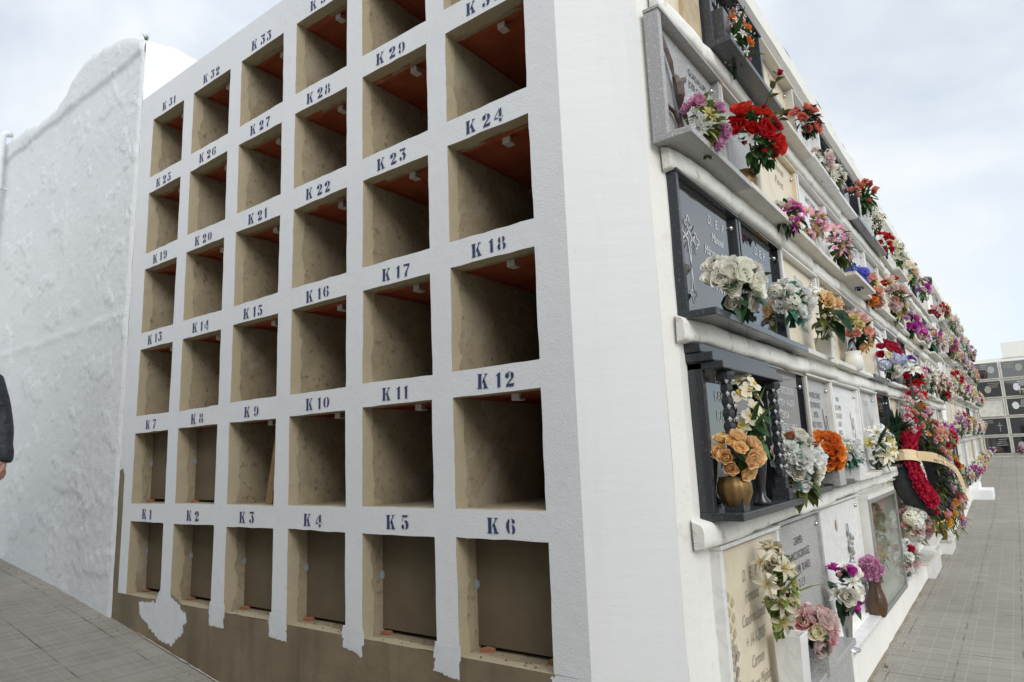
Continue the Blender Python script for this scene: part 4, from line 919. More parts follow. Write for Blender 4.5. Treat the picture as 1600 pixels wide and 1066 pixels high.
def mk_rose(seed, lo=False, open_=1.0):
    rr = random.Random(seed); b = MB(); nu, nv = (3, 2) if lo else (5, 4); k = 0
    spec = [(3, .52, .44, 82, 116, .8, .03), (4, .60, .56, 80, 108, .72, .09), (5, .68, .68, 74, 100, .62, .15), (6, .74, .84, 64, 78*open_, .50, .21), (6, .80, .92, 50, 50*open_, .42, .26)] if not lo else [(3, .55, .54, 80, 112, .7, .06), (4, .68, .74, 72, 94, .55, .15), (5, .80, .95, 56, 60, .4, .25)]
    for n, ln, wd, e0, e1, cp, bs in spec:
        for i in range(n):
            add_petal(b, k*GA+rr.uniform(-.2, .2), ln*rr.uniform(.9, 1.08), wd*rr.uniform(.9, 1.1), e0+rr.uniform(-5, 5), e1+rr.uniform(-12, 12), cp, bs, nu, nv, .30, .02, rr); k += 1
    return b
def mk_bud(seed):
    rr = random.Random(seed); b = MB()
    for i in range(7): add_petal(b, i*GA, .9*rr.uniform(.9, 1.05), .62, 84-i*3, 104-i*7, .7, .08+.012*i, 4, 3, .5, .01, rr)
    return b
def mk_ruffled(seed, lo=False):
    rr = random.Random(seed); b = MB(); N_ = 16 if lo else 30
    for i in range(N_):
        f = i/(N_-1); add_petal(b, i*GA+rr.uniform(-.3, .3), rr.uniform(.62, .95), rr.uniform(.42, .62), 82-70*f, 92-82*f+rr.uniform(-15, 15), .35, .05, 3, 2 if lo else 4, .12, .09, rr)
    return b
def mk_mum(seed, lo=False):
    rr = random.Random(seed); b = MB()
    for n, ln, e0, e1 in ((8, .55, 72, 95), (12, .80, 45, 60), (16, 1.0, 15, 22)) if not lo else ((6, .6, 60, 85), (10, 1.0, 20, 30)):
        for i in range(n): add_petal(b, i*6.283/n+rr.uniform(-.12, .12), ln*rr.uniform(.85, 1.05), .20, e0+rr.uniform(-8, 8), e1+rr.uniform(-14, 14), .5, .04, 3, 2, .55)
    return b
def mk_lily(seed, n=6, wide=.40):
    rr = random.Random(seed); b = MB()
    for i in range(n): add_petal(b, i*6.283/n+rr.uniform(-.08, .08), rr.uniform(1.0, 1.15), wide*(1 if i % 2 else .82), 62, -18+rr.uniform(-12, 12), .30, .03, 6, 2, .9)
    b.cur = 1
    for i in range(5): a = i*1.257; b.tube([(0, 0, .1), (.10*math.cos(a), .10*math.sin(a), .35), (.20*math.cos(a), .20*math.sin(a), .58)], [.016, .016, .04], 5)
    b.cur = 0; return b
def mk_orchid(seed):
    rr = random.Random(seed); b = MB()
    for i in range(3): add_petal(b, 1.57+i*2.094, .92, .46, 18, 5, .15, .04, 4, 2, .6)
    for s in (.35, 2.79): add_petal(b, s, 1.0, .98, 16, 2, .12, .03, 4, 4, .25)
    b.cur = 1; add_petal(b, -1.57, .42, .36, 50, 5, .5, .02, 3, 2, .5); b.cur = 0
    return b
def mk_hydrangea(seed, N_=46, fl=.22):
    rr = random.Random(seed); b = MB()
    for i in range(N_):
        z = 1-1.45*(i+.5)/N_; a = i*GA; r = math.sqrt(max(0, 1-z*z)); d = Vector((r*math.cos(a), r*math.sin(a), z)); d = (d+Vector([rr.uniform(-.1, .1) for _ in range(3)])).normalized()
        m = MB()
        for k in range(4): add_petal(m, k*1.571+rr.random(), fl*1.25, fl*1.25, 24, 4, .2, .0, 2, 2, .25, t0=rr.uniform(0, .4), t1=rr.uniform(.6, 1))
        rt = d.to_track_quat('Z', 'Y')
        b.add([rt @ p+d*.80*rr.uniform(.9, 1.06) for p in m.v], m.f, m.t)
    return b
def mk_filler(seed):
    rr = random.Random(seed); b = MB()
    for i in range(34):
        d = Vector((rr.gauss(0, 1), rr.gauss(0, 1), abs(rr.gauss(0, 1))+.1)).normalized()*rr.uniform(.35, 1.05)
        for k in range(5):
            m = MB(); add_petal(m, k*1.257, .10, .08, 30, 10, .1, 0, 1, 1, .2, t0=.3); rt = d.to_track_quat('Z', 'Y'); b.add([rt @ p+d for p in m.v], m.f, m.t)
    return b
BL = {}
def bank(kind, fn, n=2):
    BL[kind] = [fn(11+7*i).mesh(kind, True) for i in range(n)]
    for me in BL[kind]: me.materials.append(P['white']); me.materials.append(M['pollen'])
bank('rose', mk_rose, 3); bank('rosebud', mk_bud, 2); bank('carnation', mk_ruffled, 2); bank('chrysanthemum', mk_mum, 2)
bank('lily', mk_lily, 2); bank('orchid', mk_orchid, 2); bank('hydrangea', mk_hydrangea, 2); bank('filler_sprig', mk_filler, 2)
bank('star_flower', lambda s: mk_lily(s, 5, .34), 2)

def leaf(b, p, d, up, ln, wd, t=None, droop=.35, rr=random, serr=0):
    d = d.normalized(); s = d.cross(up)
    s = s.normalized() if s.length > 1e-4 else d.orthogonal().normalized(); n = s.cross(d).normalized()
    vs = []; prof = [(0, .06), (.22, .72), (.48, 1.0), (.75, .66), (1, .02)]
    for f, w_ in prof:
        c = p+d*ln*f-up*droop*ln*f*f
        vs += [c-s*wd*.5*w_+n*wd*.16*w_, c, c+s*wd*.5*w_+n*wd*.16*w_]
    fs = []
    for i in range(4): fs += [(3*i, 3*i+1, 3*i+4, 3*i+3), (3*i+1, 3*i+2, 3*i+5, 3*i+4)]
    t = rr.random() if t is None else t
    b.add(vs, fs, [max(0, min(1, t+(-.12 if k % 3 == 1 else .06))) for k in range(len(vs))])
def fern(b, p, d, up, ln, rr, wd=.34, n=11):
    d = d.normalized(); s = d.cross(up).normalized(); t = rr.random()
    pt = lambda f: p+d*ln*f-up*.30*ln*f*f
    b.tube([pt(f/6) for f in range(7)], [.008]*6+[.003], 4)
    for i in range(n):
        f = .12+.86*i/n; w_ = wd*ln*math.sin(math.pi*min(1, .22+.75*f))
        for sg in (-1, 1): leaf(b, pt(f), (s*sg+d*.55-up*.15), up, w_, w_*.26, t*.6+.4*rr.random(), .25, rr)
def blade(b, p, d, up, ln, wd, rr, droop=.25):
    d = d.normalized(); s = d.cross(up).normalized(); t = rr.random(); vs = []
    for f, w_ in ((0, .5), (.35, 1), (.7, .8), (1, .05)):
        c = p+d*ln*f-up*droop*ln*f*f; vs += [c-s*wd*w_*.5, c+s*wd*w_*.5]
    b.add(vs, [(0, 1, 3, 2), (2, 3, 5, 4), (4, 5, 7, 6)], [t]*8)
UP = Vector((0, 0, 1))
FACE = Vector((.80, -.38, .42)).normalized()
def dome_points(n, rr, spread=.1, face=FACE):
    """directions spread over the side of the bouquet that faces out"""
    pts = []
    for _ in range(n):
        best = None
        for c in range(40):
            v = Vector((rr.gauss(0, 1), rr.gauss(0, 1), rr.gauss(0, 1))).normalized()
            if v.dot(face) < spread: continue
            dm = min([(v-p).length for p in pts], default=9)
            if best is None or dm > best[0]: best = (dm, v)
        pts.append(best[1])
    return pts
def foliage_mesh(rx, ry, rz, n, ln, wd, rr, face=FACE, below=True, ferns=0, blades=0, stems=True, fl=1.0):
    b = MB()
    for i in range(n):
        v = Vector((rr.gauss(0, 1), rr.gauss(0, 1), rr.gauss(0, 1)+(.1 if not below else -.25))).normalized()
        if v.x < -.35: v.x *= -.5
        k = rr.uniform(.30, .84); p = Vector((v.x*rx, v.y*ry, v.z*rz))*k
        d = (v+Vector([rr.uniform(-.5, .5) for _ in range(3)])).normalized()
        leaf(b, p, d, UP, ln*rr.uniform(.5, 1.0), wd*rr.uniform(.8, 1.2), None, rr.uniform(.1, .6), rr)
    for i in range(ferns):
        v = Vector((rr.uniform(-.1, .7), rr.uniform(-1, 1), rr.uniform(.2, 1.1))).normalized(); fern(b, Vector((0, 0, -rz*.3)), v, UP, fl*max(ry, rz)*rr.uniform(1.1, 1.5), rr)
    for i in range(blades):
        v = Vector((rr.uniform(0, .6), rr.uniform(-.8, .8), rr.uniform(.3, 1.2))).normalized(); blade(b, Vector((0, 0, -rz*.4)), v, UP, fl*max(ry, rz)*rr.uniform(1.2, 1.7), .035, rr)
    if stems:
        for i in range(6): b.tube([(rr.uniform(-.02, .02), rr.uniform(-.02, .02), -rz*1.15), (rr.uniform(-.3, .3)*rx, rr.uniform(-.3, .3)*ry, -rz*.2)], .008, 4)
    return b
def bouquet(name, label, c, rad, blooms, leafmat='green', nleaf=40, lsize=(.12, .07), seed=1, face=FACE, ferns=0, blades=0, group=None, extra=None, spread=.05, fl=1.0, vase=None):
    """near bouquet: every bloom a part of its own. blooms: (kind, petal colour, how many, size)"""
    rr = random.Random(seed); rx, ry, rz = rad
    c = (c[0]-.05, c[1]-.08, c[2])
    root = thing(name, label, 'flowers', c, group)
    foliage_mesh(rx, ry, rz, nleaf, lsize[0], lsize[1], rr, face, True, ferns, blades, fl=fl).build('foliage', G[leafmat], root, smooth=False)
    tot = sum(q[2] for q in blooms); dirs = dome_points(tot, rr, spread, face); order = []
    for q in blooms: order += [q]*q[2]
    if extra != 'ordered': rr.shuffle(order)
    else: dirs.sort(key=lambda v: -v.z)
    for (kind, cn, _, sz), v in zip(order, dirs):
        p = Vector((v.x*rx, v.y*ry, v.z*rz))*rr.uniform(.86, 1.04)
        d = (v*.95+face*.6+Vector([rr.uniform(-.25, .25) for _ in range(3)])).normalized()
        q = d.to_track_quat('Z', 'Y') @ Quaternion((0, 0, 1), rr.uniform(0, 6.28)); s = sz*rr.uniform(.85, 1.12)
        inst(kind, rr.choice(BL[kind]), [P[cn], M['pollen']], root, p-d*s*.35, s, q)
    return root
def vase(name, label, x, y, z, prof, m, n=24, rib=0, smooth=True):
    b = MB(); b.lathe(prof, (0, 0, 0), n, rib)
    o = b.build(name, m, None, (x, y, z), smooth=smooth); return tag(o, label, 'vase')
def boxpot(name, label, x, y, z, w_, d, h, m, taper=1.0):
    b = MB(); a, c = d/2, w_/2; t = taper
    vs = [(-a*t, -c*t, 0), (a*t, -c*t, 0), (a*t, c*t, 0), (-a*t, c*t, 0), (-a, -c, h), (a, -c, h), (a, c, h), (-a, c, h), (-a*.85, -c*.85, h), (a*.85, -c*.85, h), (a*.85, c*.85, h), (-a*.85, c*.85, h), (-a*.85, -c*.85, h-.05), (a*.85, -c*.85, h-.05), (a*.85, c*.85, h-.05), (-a*.85, c*.85, h-.05)]
    fs = [(3, 2, 1, 0)]+[(i, (i+1) % 4, 4+(i+1) % 4, 4+i) for i in range(4)]+[(4+i, 4+(i+1) % 4, 8+(i+1) % 4, 8+i) for i in range(4)]+[(8+i, 8+(i+1) % 4, 12+(i+1) % 4, 12+i) for i in range(4)]+[(12, 13, 14, 15)]
    b.add(vs, fs); return tag(b.build(name, m, None, (x, y, z), bevel=.004), label, 'vase')
B_ = bouquet
# top row
B_('wildflower_bouquet', 'wild posy of small orange and white flowers on the dark top-row shelf', (.70, 1.62, 4.62), (.14, .20, .26), [('carnation', 'orange', 9, .042), ('star_flower', 'purewhite', 10, .045), ('rosebud', 'coral', 4, .04), ('filler_sprig', 'babys', 5, .09)], 'green', 60, (.09, .035), 1, blades=8)
B_('coral_rose_bouquet', 'bunch of coral roses over dense dark green leaves in the top row', (.72, 3.88, 4.86), (.14, .19, .17), [('rose', 'coral', 9, .085)], 'dark', 75, (.12, .055), 2)
B_('peach_peony', 'single pale peach peony with white blooms beneath the coral roses', (.72, 4.45, 4.62), (.12, .17, .13), [('carnation', 'palepink', 3, .11), ('carnation', 'white', 3, .08)], 'olive', 26, (.10, .04), 3)
B_('white_chrysanthemums', 'low spray of white chrysanthemums with olive leaves in the top row', (.72, 5.15, 4.66), (.13, .16, .15), [('chrysanthemum', 'white', 6, .09)], 'olive', 34, (.11, .04), 4)
B_('coral_tulip_bouquet', 'tall bunch of coral tulip-like buds on green stems in the top row', (.74, 7.15, 5.02), (.18, .25, .24), [('rosebud', 'coral', 7, .09), ('rosebud', 'salmon', 6, .085)], 'green', 90, (.13, .045), 5, blades=10, face=Vector((.5, -.4, .75)).normalized())
B_('white_filler_bouquet', 'airy white flowers right behind the coral tulips', (.72, 8.15, 4.95), (.14, .20, .22), [('star_flower', 'white', 10, .06), ('filler_sprig', 'babys', 4, .10)], 'olive', 50, (.11, .045), 6)
B_('red_carnation_bouquet', 'cluster of bright red carnations in the top row', (.72, 9.05, 4.76), (.14, .19, .22), [('carnation', 'red', 11, .07)], 'dark', 40, (.10, .05), 7)
B_('cream_rose_bouquet', 'tall column of cream white roses in the top row', (.72, 10.6, 4.92), (.15, .22, .30), [('rose', 'cream', 9, .085), ('rose', 'white', 5, .08)], 'green', 60, (.12, .05), 8)
B_('cream_chrysanthemums', 'cream chrysanthemums above a white pot near the end of the top row', (.72, 12.45, 4.98), (.15, .22, .28), [('chrysanthemum', 'cream', 10, .09), ('rose', 'salmon', 3, .07)], 'green', 50, (.12, .05), 9)
B_('lilac_posy', 'pale pink posy with one violet bloom, last in the top row of the near block', (.72, 14.6, 5.0), (.16, .26, .28), [('carnation', 'lilac', 4, .10), ('carnation', 'magenta', 2, .12), ('rose', 'palepink', 6, .09)], 'green', 50, (.12, .05), 10)
# fourth row
B_('pink_chrysanthemum_bouquet', 'pink and white chrysanthemums beside the bronze bird plaque', (.72, .74, 3.57), (.14, .17, .20), [('chrysanthemum', 'purewhite', 3, .085), ('carnation', 'mauve', 5, .080), ('chrysanthemum', 'lemon', 2, .07)], 'lime', 60, (.13, .055), 11)
B_('red_rose_bouquet', 'large open red roses with long leafy branches in a gold vase', (.78, 1.64, 3.80), (.18, .23, .24), [('rose', 'red', 5, .115), ('rose', 'red', 5, .07), ('rosebud', 'red', 9, .05)], 'green', 80, (.12, .065), 12, ferns=0, blades=0)
b = MB(); rr2 = random.Random(8)
root = bpy.data.objects['red_rose_bouquet']
for q in range(7):
    d = Vector((rr2.uniform(.1, .6), rr2.uniform(-.2, 1), rr2.uniform(.1, .8))).normalized(); L_ = rr2.uniform(.30, .48)
    pp_ = [d*L_*f+Vector((0, 0, .03*math.sin(f*3))) for f in (0, .33, .66, 1)]; b.tube(pp_, [.008, .007, .006, .004], 5)
    for f in (.5, .65, .8, .92, 1): leaf(b, d*L_*f, (d+Vector([rr2.uniform(-1, 1) for _ in range(3)])), UP, .085, .055, None, .2, rr2)
    if q % 2: inst('rosebud', BL['rosebud'][0], [P['red'], M['pollen']], root, d*L_*1.02, .05, d.to_track_quat('Z', 'Y'))
b.build('leafy_branches', G['olive'], root)
vase('gold_vase', 'ribbed gold vase under the large red roses', .62, 1.62, 3.405, [(.045, 0), (.06, .01), (.085, .07), (.09, .12), (.07, .16), (.08, .18)], M['brass'], 20, .06)
B_('magenta_lily_bouquet', 'magenta and white lilies low on the cream shelf beside a white vase', (.72, 2.62, 3.49), (.13, .17, .14), [('lily', 'magenta', 5, .085), ('rosebud', 'pink', 4, .06), ('carnation', 'white', 4, .06)], 'dark', 45, (.12, .045), 13)
B_('pink_lily_bouquet', 'open pink and white lilies in a white vase on the cream shelf', (.72, 3.44, 3.62), (.14, .19, .16), [('lily', 'pinklily', 7, .115)], 'lime', 36, (.13, .045), 14)
boxpot('white_vase', 'small white tapered vase under the pink lilies', .66, 3.40, 3.405, .13, .12, .16, M['white_pot'], .8)
B_('blush_lily_bouquet', 'blush lilies hanging over olive leaves on the deep white shelf', (.74, 4.66, 3.70), (.15, .20, .24), [('lily', 'pinklily', 4, .12), ('carnation', 'palepink', 5, .07)], 'olive', 75, (.14, .055), 15)
B_('blue_hydrangea', 'small bright blue flower cluster on the edge of the deep white shelf', (.74, 5.76, 3.55), (.11, .14, .15), [('hydrangea', 'blue', 5, .085)], 'dark', 20, (.10, .05), 16)
B_('orange_carnation_posy', 'orange carnation posy with pink buds next to the blue flowers', (.72, 6.82, 3.55), (.14, .20, .21), [('carnation', 'salmon', 3, .12), ('carnation', 'orange', 2, .11), ('rosebud', 'pink', 5, .06), ('chrysanthemum', 'lemon', 3, .08)], 'green', 60, (.13, .055), 17)
B_('mixed_peach_bouquet', 'wide mixed bouquet of peach, pink and one red bloom with yellow foliage', (.74, 8.98, 3.82), (.18, .30, .34), [('lily', 'lemon', 5, .13), ('carnation', 'palepink', 8, .10), ('rose', 'salmon', 5, .09), ('rose', 'red', 2, .11), ('filler_sprig', 'babys', 5, .12)], 'olive', 110, (.16, .06), 18, ferns=4)
B_('magenta_carnation_bouquet', 'bunch of magenta carnations in the fourth row', (.72, 11.0, 3.68), (.16, .23, .24), [('carnation', 'magenta', 9, .11), ('carnation', 'lilac', 3, .09)], 'green', 60, (.13, .05), 19)
B_('violet_orchid_bouquet', 'trailing magenta orchids past the carnations in the fourth row', (.72, 12.9, 3.70), (.16, .22, .25), [('orchid', 'magenta', 9, .12), ('carnation', 'palepink', 3, .10)], 'green', 50, (.13, .05), 20)
# middle row
B_('white_rose_bouquet', 'large creamy white roses with dark leaves in front of the white outlined cross', (.76, .88, 2.52), (.16, .21, .17), [('rose', 'white', 19, .092)], 'dark', 34, (.15, .10), 21, spread=.0)
B_('white_hydrangea_bouquet', 'frilly white blooms with fern fronds and teal leaves on the black shelf', (.74, 2.32, 2.66), (.16, .19, .18), [('carnation', 'purewhite', 10, .078), ('hydrangea', 'white', 3, .08)], 'teal', 44, (.11, .06), 22, ferns=4, blades=8)
B_('peach_carnation_bouquet', 'peach carnations and white lilies behind one broad leaf in a white square vase', (.74, 3.42, 2.74), (.16, .21, .22), [('carnation', 'peach', 3, .115), ('lily', 'purewhite', 6, .12), ('rosebud', 'cream', 4, .06)], 'olive', 60, (.13, .06), 23, blades=6)
b = MB(); leaf(b, Vector((.14, -.14, -.02)), Vector((.3, .5, -.5)), Vector((.7, -.5, .4)), .30, .20, .25, .1); leaf(b, Vector((.10, -.10, -.10)), Vector((.3, .3, -.7)), Vector((.8, -.5, .2)), .24, .16, .3, .1)
b.build('broad_leaf', G['dark'], bpy.data.objects['peach_carnation_bouquet'])
boxpot('white_vase', 'white fluted square vase under the peach carnations', .66, 3.50, 2.325, .16, .15, .20, M['white_pot'], .85)
B_('pink_yellow_rose_bouquet', 'pink, yellow and orange roses over dark leaves in a round white vase', (.74, 5.18, 2.78), (.17, .24, .22), [('carnation', 'pink', 5, .105), ('carnation', 'lemon', 5, .09), ('rose', 'salmon', 5, .085), ('rose', 'peach', 3, .08)], 'dark', 60, (.16, .06), 24, extra='ordered')
vase('white_vase', 'round white vase under the pink and yellow roses', .66, 4.94, 2.325, [(.055, 0), (.075, .01), (.095, .08), (.09, .14), (.075, .19), (.085, .22)], M['white_pot'], 22)
B_('red_rose_hydrangea_bouquet', 'crimson roses over powder blue and white hydrangeas in the middle row', (.74, 7.52, 2.68), (.17, .23, .27), [('rose', 'crimson', 9, .095), ('rose', 'cream', 2, .09), ('hydrangea', 'hydrablue', 4, .11), ('rose', 'white', 3, .085)], 'green', 50, (.13, .06), 25, extra='ordered')
B_('white_lily_bouquet', 'white lilies with violet sprigs and red carnations in the middle row', (.74, 9.75, 2.60), (.18, .27, .35), [('carnation', 'violet', 4, .09), ('lily', 'purewhite', 8, .15), ('carnation', 'red', 6, .09), ('rose', 'palepink', 4, .09)], 'dark', 70, (.15, .06), 26, extra='ordered')
# second row
B_('peach_rose_bouquet', 'apricot yellow roses in a ribbed bronze bowl between the carved dark columns', (.74, .70, 1.48), (.13, .13, .125), [('rose', 'peach', 17, .070)], 'green', 60, (.06, .03), 31, spread=-.05)
vase('bronze_bowl', 'ribbed bronze bowl holding the apricot roses', .66, .62, 1.17, [(.05, 0), (.06, .01), (.08, .05), (.098, .10), (.096, .15), (.082, .18), (.086, .19)], M['brass'], 48, .05)
B_('white_orchid_stems', 'tall cream white orchid sprays in a black vase by the second carved column', (.74, 1.0, 1.72), (.09, .12, .30), [('orchid', 'cream', 14, .062)], 'green', 20, (.12, .07), 32, blades=3)
vase('black_vase', 'tall slender black vase beside the carved column', .68, 1.04, 1.17, [(.055, 0), (.055, .02), (.03, .05), (.028, .10), (.045, .20), (.055, .28), (.05, .29)], M['dark_pot'], 18)
B_('white_peony_bouquet', 'big white peonies with mint green leaves in front of the black capitals plaque', (.74, 1.96, 1.42), (.17, .22, .20), [('carnation', 'purewhite', 7, .105), ('rose', 'white', 5, .085), ('rose', 'palepink', 2, .085), ('rosebud', 'white', 4, .07)], 'teal', 90, (.11, .045), 33)
b = foliage_mesh(.14, .18, .12, 34, .15, .08, random.Random(3)); 
for p in b.v: p.z -= .14
b.build('lower_leaves', G['olive'], bpy.data.objects['white_peony_bouquet'])
boxpot('granite_flower_box', 'dark granite flower box under the white peonies', .66, 2.02, 1.17, .30, .16, .12, M['granite_dark'])
B_('orange_rose_bouquet', 'tight bunch of vivid orange roses in a grey granite box', (.72, 3.04, 1.47), (.14, .16, .16), [('rose', 'orange', 22, .076)], 'dark', 30, (.09, .05), 34, spread=-.05)
boxpot('granite_flower_box', 'pale grey granite box under the orange roses', .66, 3.20, 1.17, .24, .16, .16, M['granite'])
B_('small_white_bouquet', 'small white flowers and pale green tips in a white box', (.72, 4.06, 1.44), (.12, .14, .13), [('carnation', 'purewhite', 8, .07), ('chrysanthemum', 'cream', 2, .06)], 'teal', 44, (.11, .04), 35, blades=10)
boxpot('white_flower_box', 'white marble flower box under the small white flowers', .66, 4.12, 1.17, .24, .16, .15, M['marble'])
B_('palm_lily_bouquet', 'white and yellow lilies with a dark palm leaf in a white bowl', (.74, 5.70, 1.50), (.17, .24, .22), [('lily', 'cream', 6, .12), ('lily', 'purewhite', 6, .12), ('chrysanthemum', 'lemon', 2, .09)], 'dark', 36, (.15, .07), 36)
b = MB(); rr2 = random.Random(5)
for q in range(22):
    a = R(-100+200*q/21); d = Vector((.45, math.sin(a)*.8-.35, math.cos(a)*.8)); blade(b, Vector((.02, -.16, .02)), d, UP, .36, .035, rr2, .18)
b.build('palm_leaf', G['dark'], bpy.data.objects['palm_lily_bouquet'])
vase('white_bowl', 'white footed bowl under the palm leaf and lilies', .66, 5.78, 1.19, [(.06, 0), (.07, .01), (.05, .03), (.10, .07), (.12, .12), (.12, .14)], M['white_pot'], 22)
# bottom row
B_('cream_lily_column', 'tall drooping column of cream lilies and yellow green leaves in a white square vase', (.72, 1.26, .66), (.12, .13, .27), [('lily', 'ivory', 9, .085), ('carnation', 'ivory', 5, .06), ('star_flower', 'ivory', 8, .07), ('rosebud', 'palepink', 2, .045)], 'lime', 70, (.10, .07), 41, blades=8)
boxpot('white_square_vase', 'tall white marble vase under the cream lilies at the corner', .66, 1.42, .0, .17, .17, .33, M['marble'], .92)
tag(MB().box(-.12, .10, -.11, .11, -.26, -.002).build('marble_block', M['marble'], None, (.66, 1.42, .0), bevel=.006), 'white marble block carrying the tall white vase', 'block')
B_('pink_rose_bouquet', 'soft pink roses with one fern frond in a black pot on a granite cube', (.72, 2.06, .24), (.13, .15, .12), [('rose', 'pink', 6, .11), ('rose', 'palepink', 5, .105), ('rose', 'cream', 1, .09)], 'dark', 16, (.10, .06), 42, ferns=3)
boxpot('granite_cube', 'grey granite cube vase under the pink roses', .66, 2.10, -.075, .22, .17, .19, M['granite'])
B_('white_magenta_rose_bouquet', 'white and magenta roses with round leaves in a silver fluted vase', (.72, 3.12, .34), (.13, .16, .20), [('rose', 'white', 5, .095), ('carnation', 'magenta', 5, .085), ('rosebud', 'pink', 3, .05), ('lily', 'purewhite', 3, .09)], 'dark', 44, (.13, .09), 43)
vase('silver_vase', 'tall silver fluted vase with a round foot', .63, 3.20, -.20, [(.085, 0), (.085, .01), (.03, .03), (.028, .06), (.045, .22), (.062, .36), (.07, .37)], M['silver'], 20, .05)
B_('mauve_pink_posy', 'round mauve pink posy in a brown glazed vase', (.66, 4.72, .25), (.10, .13, .11), [('carnation', 'mauve', 11, .075)], 'olive', 10, (.08, .04), 44)
vase('brown_vase', 'brown glazed bulbous vase under the mauve posy', .63, 4.66, -.215, [(.07, 0), (.075, .01), (.09, .06), (.10, .12), (.085, .20), (.06, .27), (.058, .32), (.075, .38)], M['glaze'], 24)
B_('dried_case_flowers', 'faded peach and ivory silk flowers behind the glass of the white case', (.575, 5.75, .42), (.05, .55, .42), [('carnation', 'ivory', 9, .11), ('carnation', 'peach', 6, .10), ('rose', 'ivory', 5, .10)], 'grey', 40, (.12, .04), 45)
B_('pink_hydrangea_bouquet', 'full bouquet of pale pink and white pompon blooms past the glass case', (.74, 7.95, .42), (.20, .36, .25), [('carnation', 'pink', 6, .13), ('hydrangea', 'purewhite', 8, .12), ('hydrangea', 'white', 4, .12), ('carnation', 'palepink', 4, .12)], 'green', 50, (.14, .06), 46)
B_('blush_peony_bouquet', 'low white and blush peonies with one red centre at the corner of the glass case', (.70, 6.95, .06), (.13, .17, .19), [('carnation', 'purewhite', 5, .12), ('carnation', 'palepink', 3, .12), ('carnation', 'crimson', 1, .08)], 'green', 40, (.13, .05), 47)
B_('yellow_lily_bouquet', 'white daisies and yellow lilies above a gold vase under the wreath', (.70, 10.9, .22), (.15, .28, .20), [('lily', 'yellow', 5, .12), ('star_flower', 'purewhite', 9, .10), ('filler_sprig', 'babys', 3, .12)], 'green', 50, (.14, .05), 48)
vase('gold_vase', 'amber gold vase on the plinth under the yellow lilies', .66, 11.4, -.24, [(.07, 0), (.09, .03), (.10, .12), (.08, .22), (.09, .28)], M['brass'], 18)
vase('white_urn', 'white footed urn standing on the white marble box ledge', .63, 9.75, -.24, [(.08, 0), (.085, .02), (.04, .05), (.06, .09), (.12, .16), (.13, .24), (.14, .26)], M['white_pot'], 20)

# ------------------------------------------------------------------ funeral wreath with ribbon
WC = Vector((.84, 8.1, 1.16)); WNm = Vector((.93, -.36, .20)).normalized(); WRt = UP.cross(WNm).normalized(); WU = WNm.cross(WRt).normalized(); RW, RT = .50, .16
wr = thing('funeral_wreath', 'large round funeral wreath with red carnations, mixed greenery and a golden ribbon', 'wreath', WC)
def wp(a, rad, h=0): return WRt*math.cos(a)*rad+WU*math.sin(a)*rad*1.22+WNm*h
b = MB(); n = 48
ring = [wp(6.2832*q/n, RW, -.04) for q in range(n+1)]
b.tube(ring, RT*1.02, 12, False); b.build('backing_ring', M['wire_foam'], wr, smooth=True)
rr = random.Random(21)
cnm = {True: mk_ruffled(3, True).mesh('carnation', True), False: None}; cnm[True].materials.append(P['red'])
kk = 0
b = MB()
for a_, rad_, k_ in [(R(98+1.45*i), rad_, k_) for i in range(98) for k_, rad_ in enumerate((.39, .46, .53, .60))]:
    a = a_+rr.uniform(-.02, .02); c = wp(a, rad_+rr.uniform(-.02, .02), .09+.075*math.sin(math.pi*min(1, max(0, (rad_-.32)/.36)))+rr.uniform(-.012, .012))
    if rr.random() < .62:
        d = (WNm+Vector([rr.uniform(-.4, .4) for _ in range(3)])+(c.normalized()*(.9*(rad_-.50)/.14))).normalized(); m = mk_cache = None
        base = Vector((0, 0, 0)); q4 = d.to_track_quat('Z', 'Y') @ Quaternion((0, 0, 1), rr.random()*6)
        for s in range(7):
            t = MB(); add_petal(t, s*GA, .052, .050, 70-9*s, 60-9*s, .3, .004, 2, 2, .1, .006, rr, t0=rr.uniform(0, .5), t1=1); b.add([c+q4 @ p for p in t.v], t.f, t.t)
    kk += 1
b.build('red_carnation_band', P['red'], wr, smooth=True)
# greenery on the other side
b = MB()
for i in range(760):
    a = R(rr.uniform(-118, 102)); rad_ = rr.uniform(.30, .84); c = wp(a, rad_*.92, rr.uniform(.0, .12)); d = (WNm*rr.uniform(.2, .9)+c.normalized()*rr.uniform(-.2, 1.0)+Vector([rr.uniform(-.6, .6) for _ in range(3)])+UP*(-.2)).normalized()
    leaf(b, c, d, UP, rr.uniform(.08, .15), rr.uniform(.02, .04), None, .3, rr)
for i in range(46):
    a = R(rr.uniform(-96, 82)); c = wp(a, rr.uniform(.42, .66), .06); d = (WNm*.5+c.normalized()*.9+Vector([rr.uniform(-.4, .4) for _ in range(3)])).normalized(); fern(b, c, d, WNm, rr.uniform(.2, .32), rr, .3, 8)
b.build('greenery', G['olive'], wr)
for i in range(40):
    a = R(rr.uniform(-112, 96)); cl = rr.choice([('carnation', 'crimson', .075), ('carnation', 'amber', .08), ('carnation', 'amber', .08), ('carnation', 'pink', .07), ('carnation', 'salmon', .08), ('chrysanthemum', 'amber', .08), ('filler_sprig', 'babys', .09), ('carnation', 'lilac', .07)])
    c = wp(a, rr.uniform(.34, .70), .15+rr.uniform(0, .05)); d = (WNm+c.normalized()*rr.uniform(-.2, .6)+Vector([rr.uniform(-.3, .3) for _ in range(3)])).normalized()
    inst(cl[0], rr.choice(BL[cl[0]]), [P[cl[1]], M['pollen']], wr, c, cl[2], d.to_track_quat('Z', 'Y'))
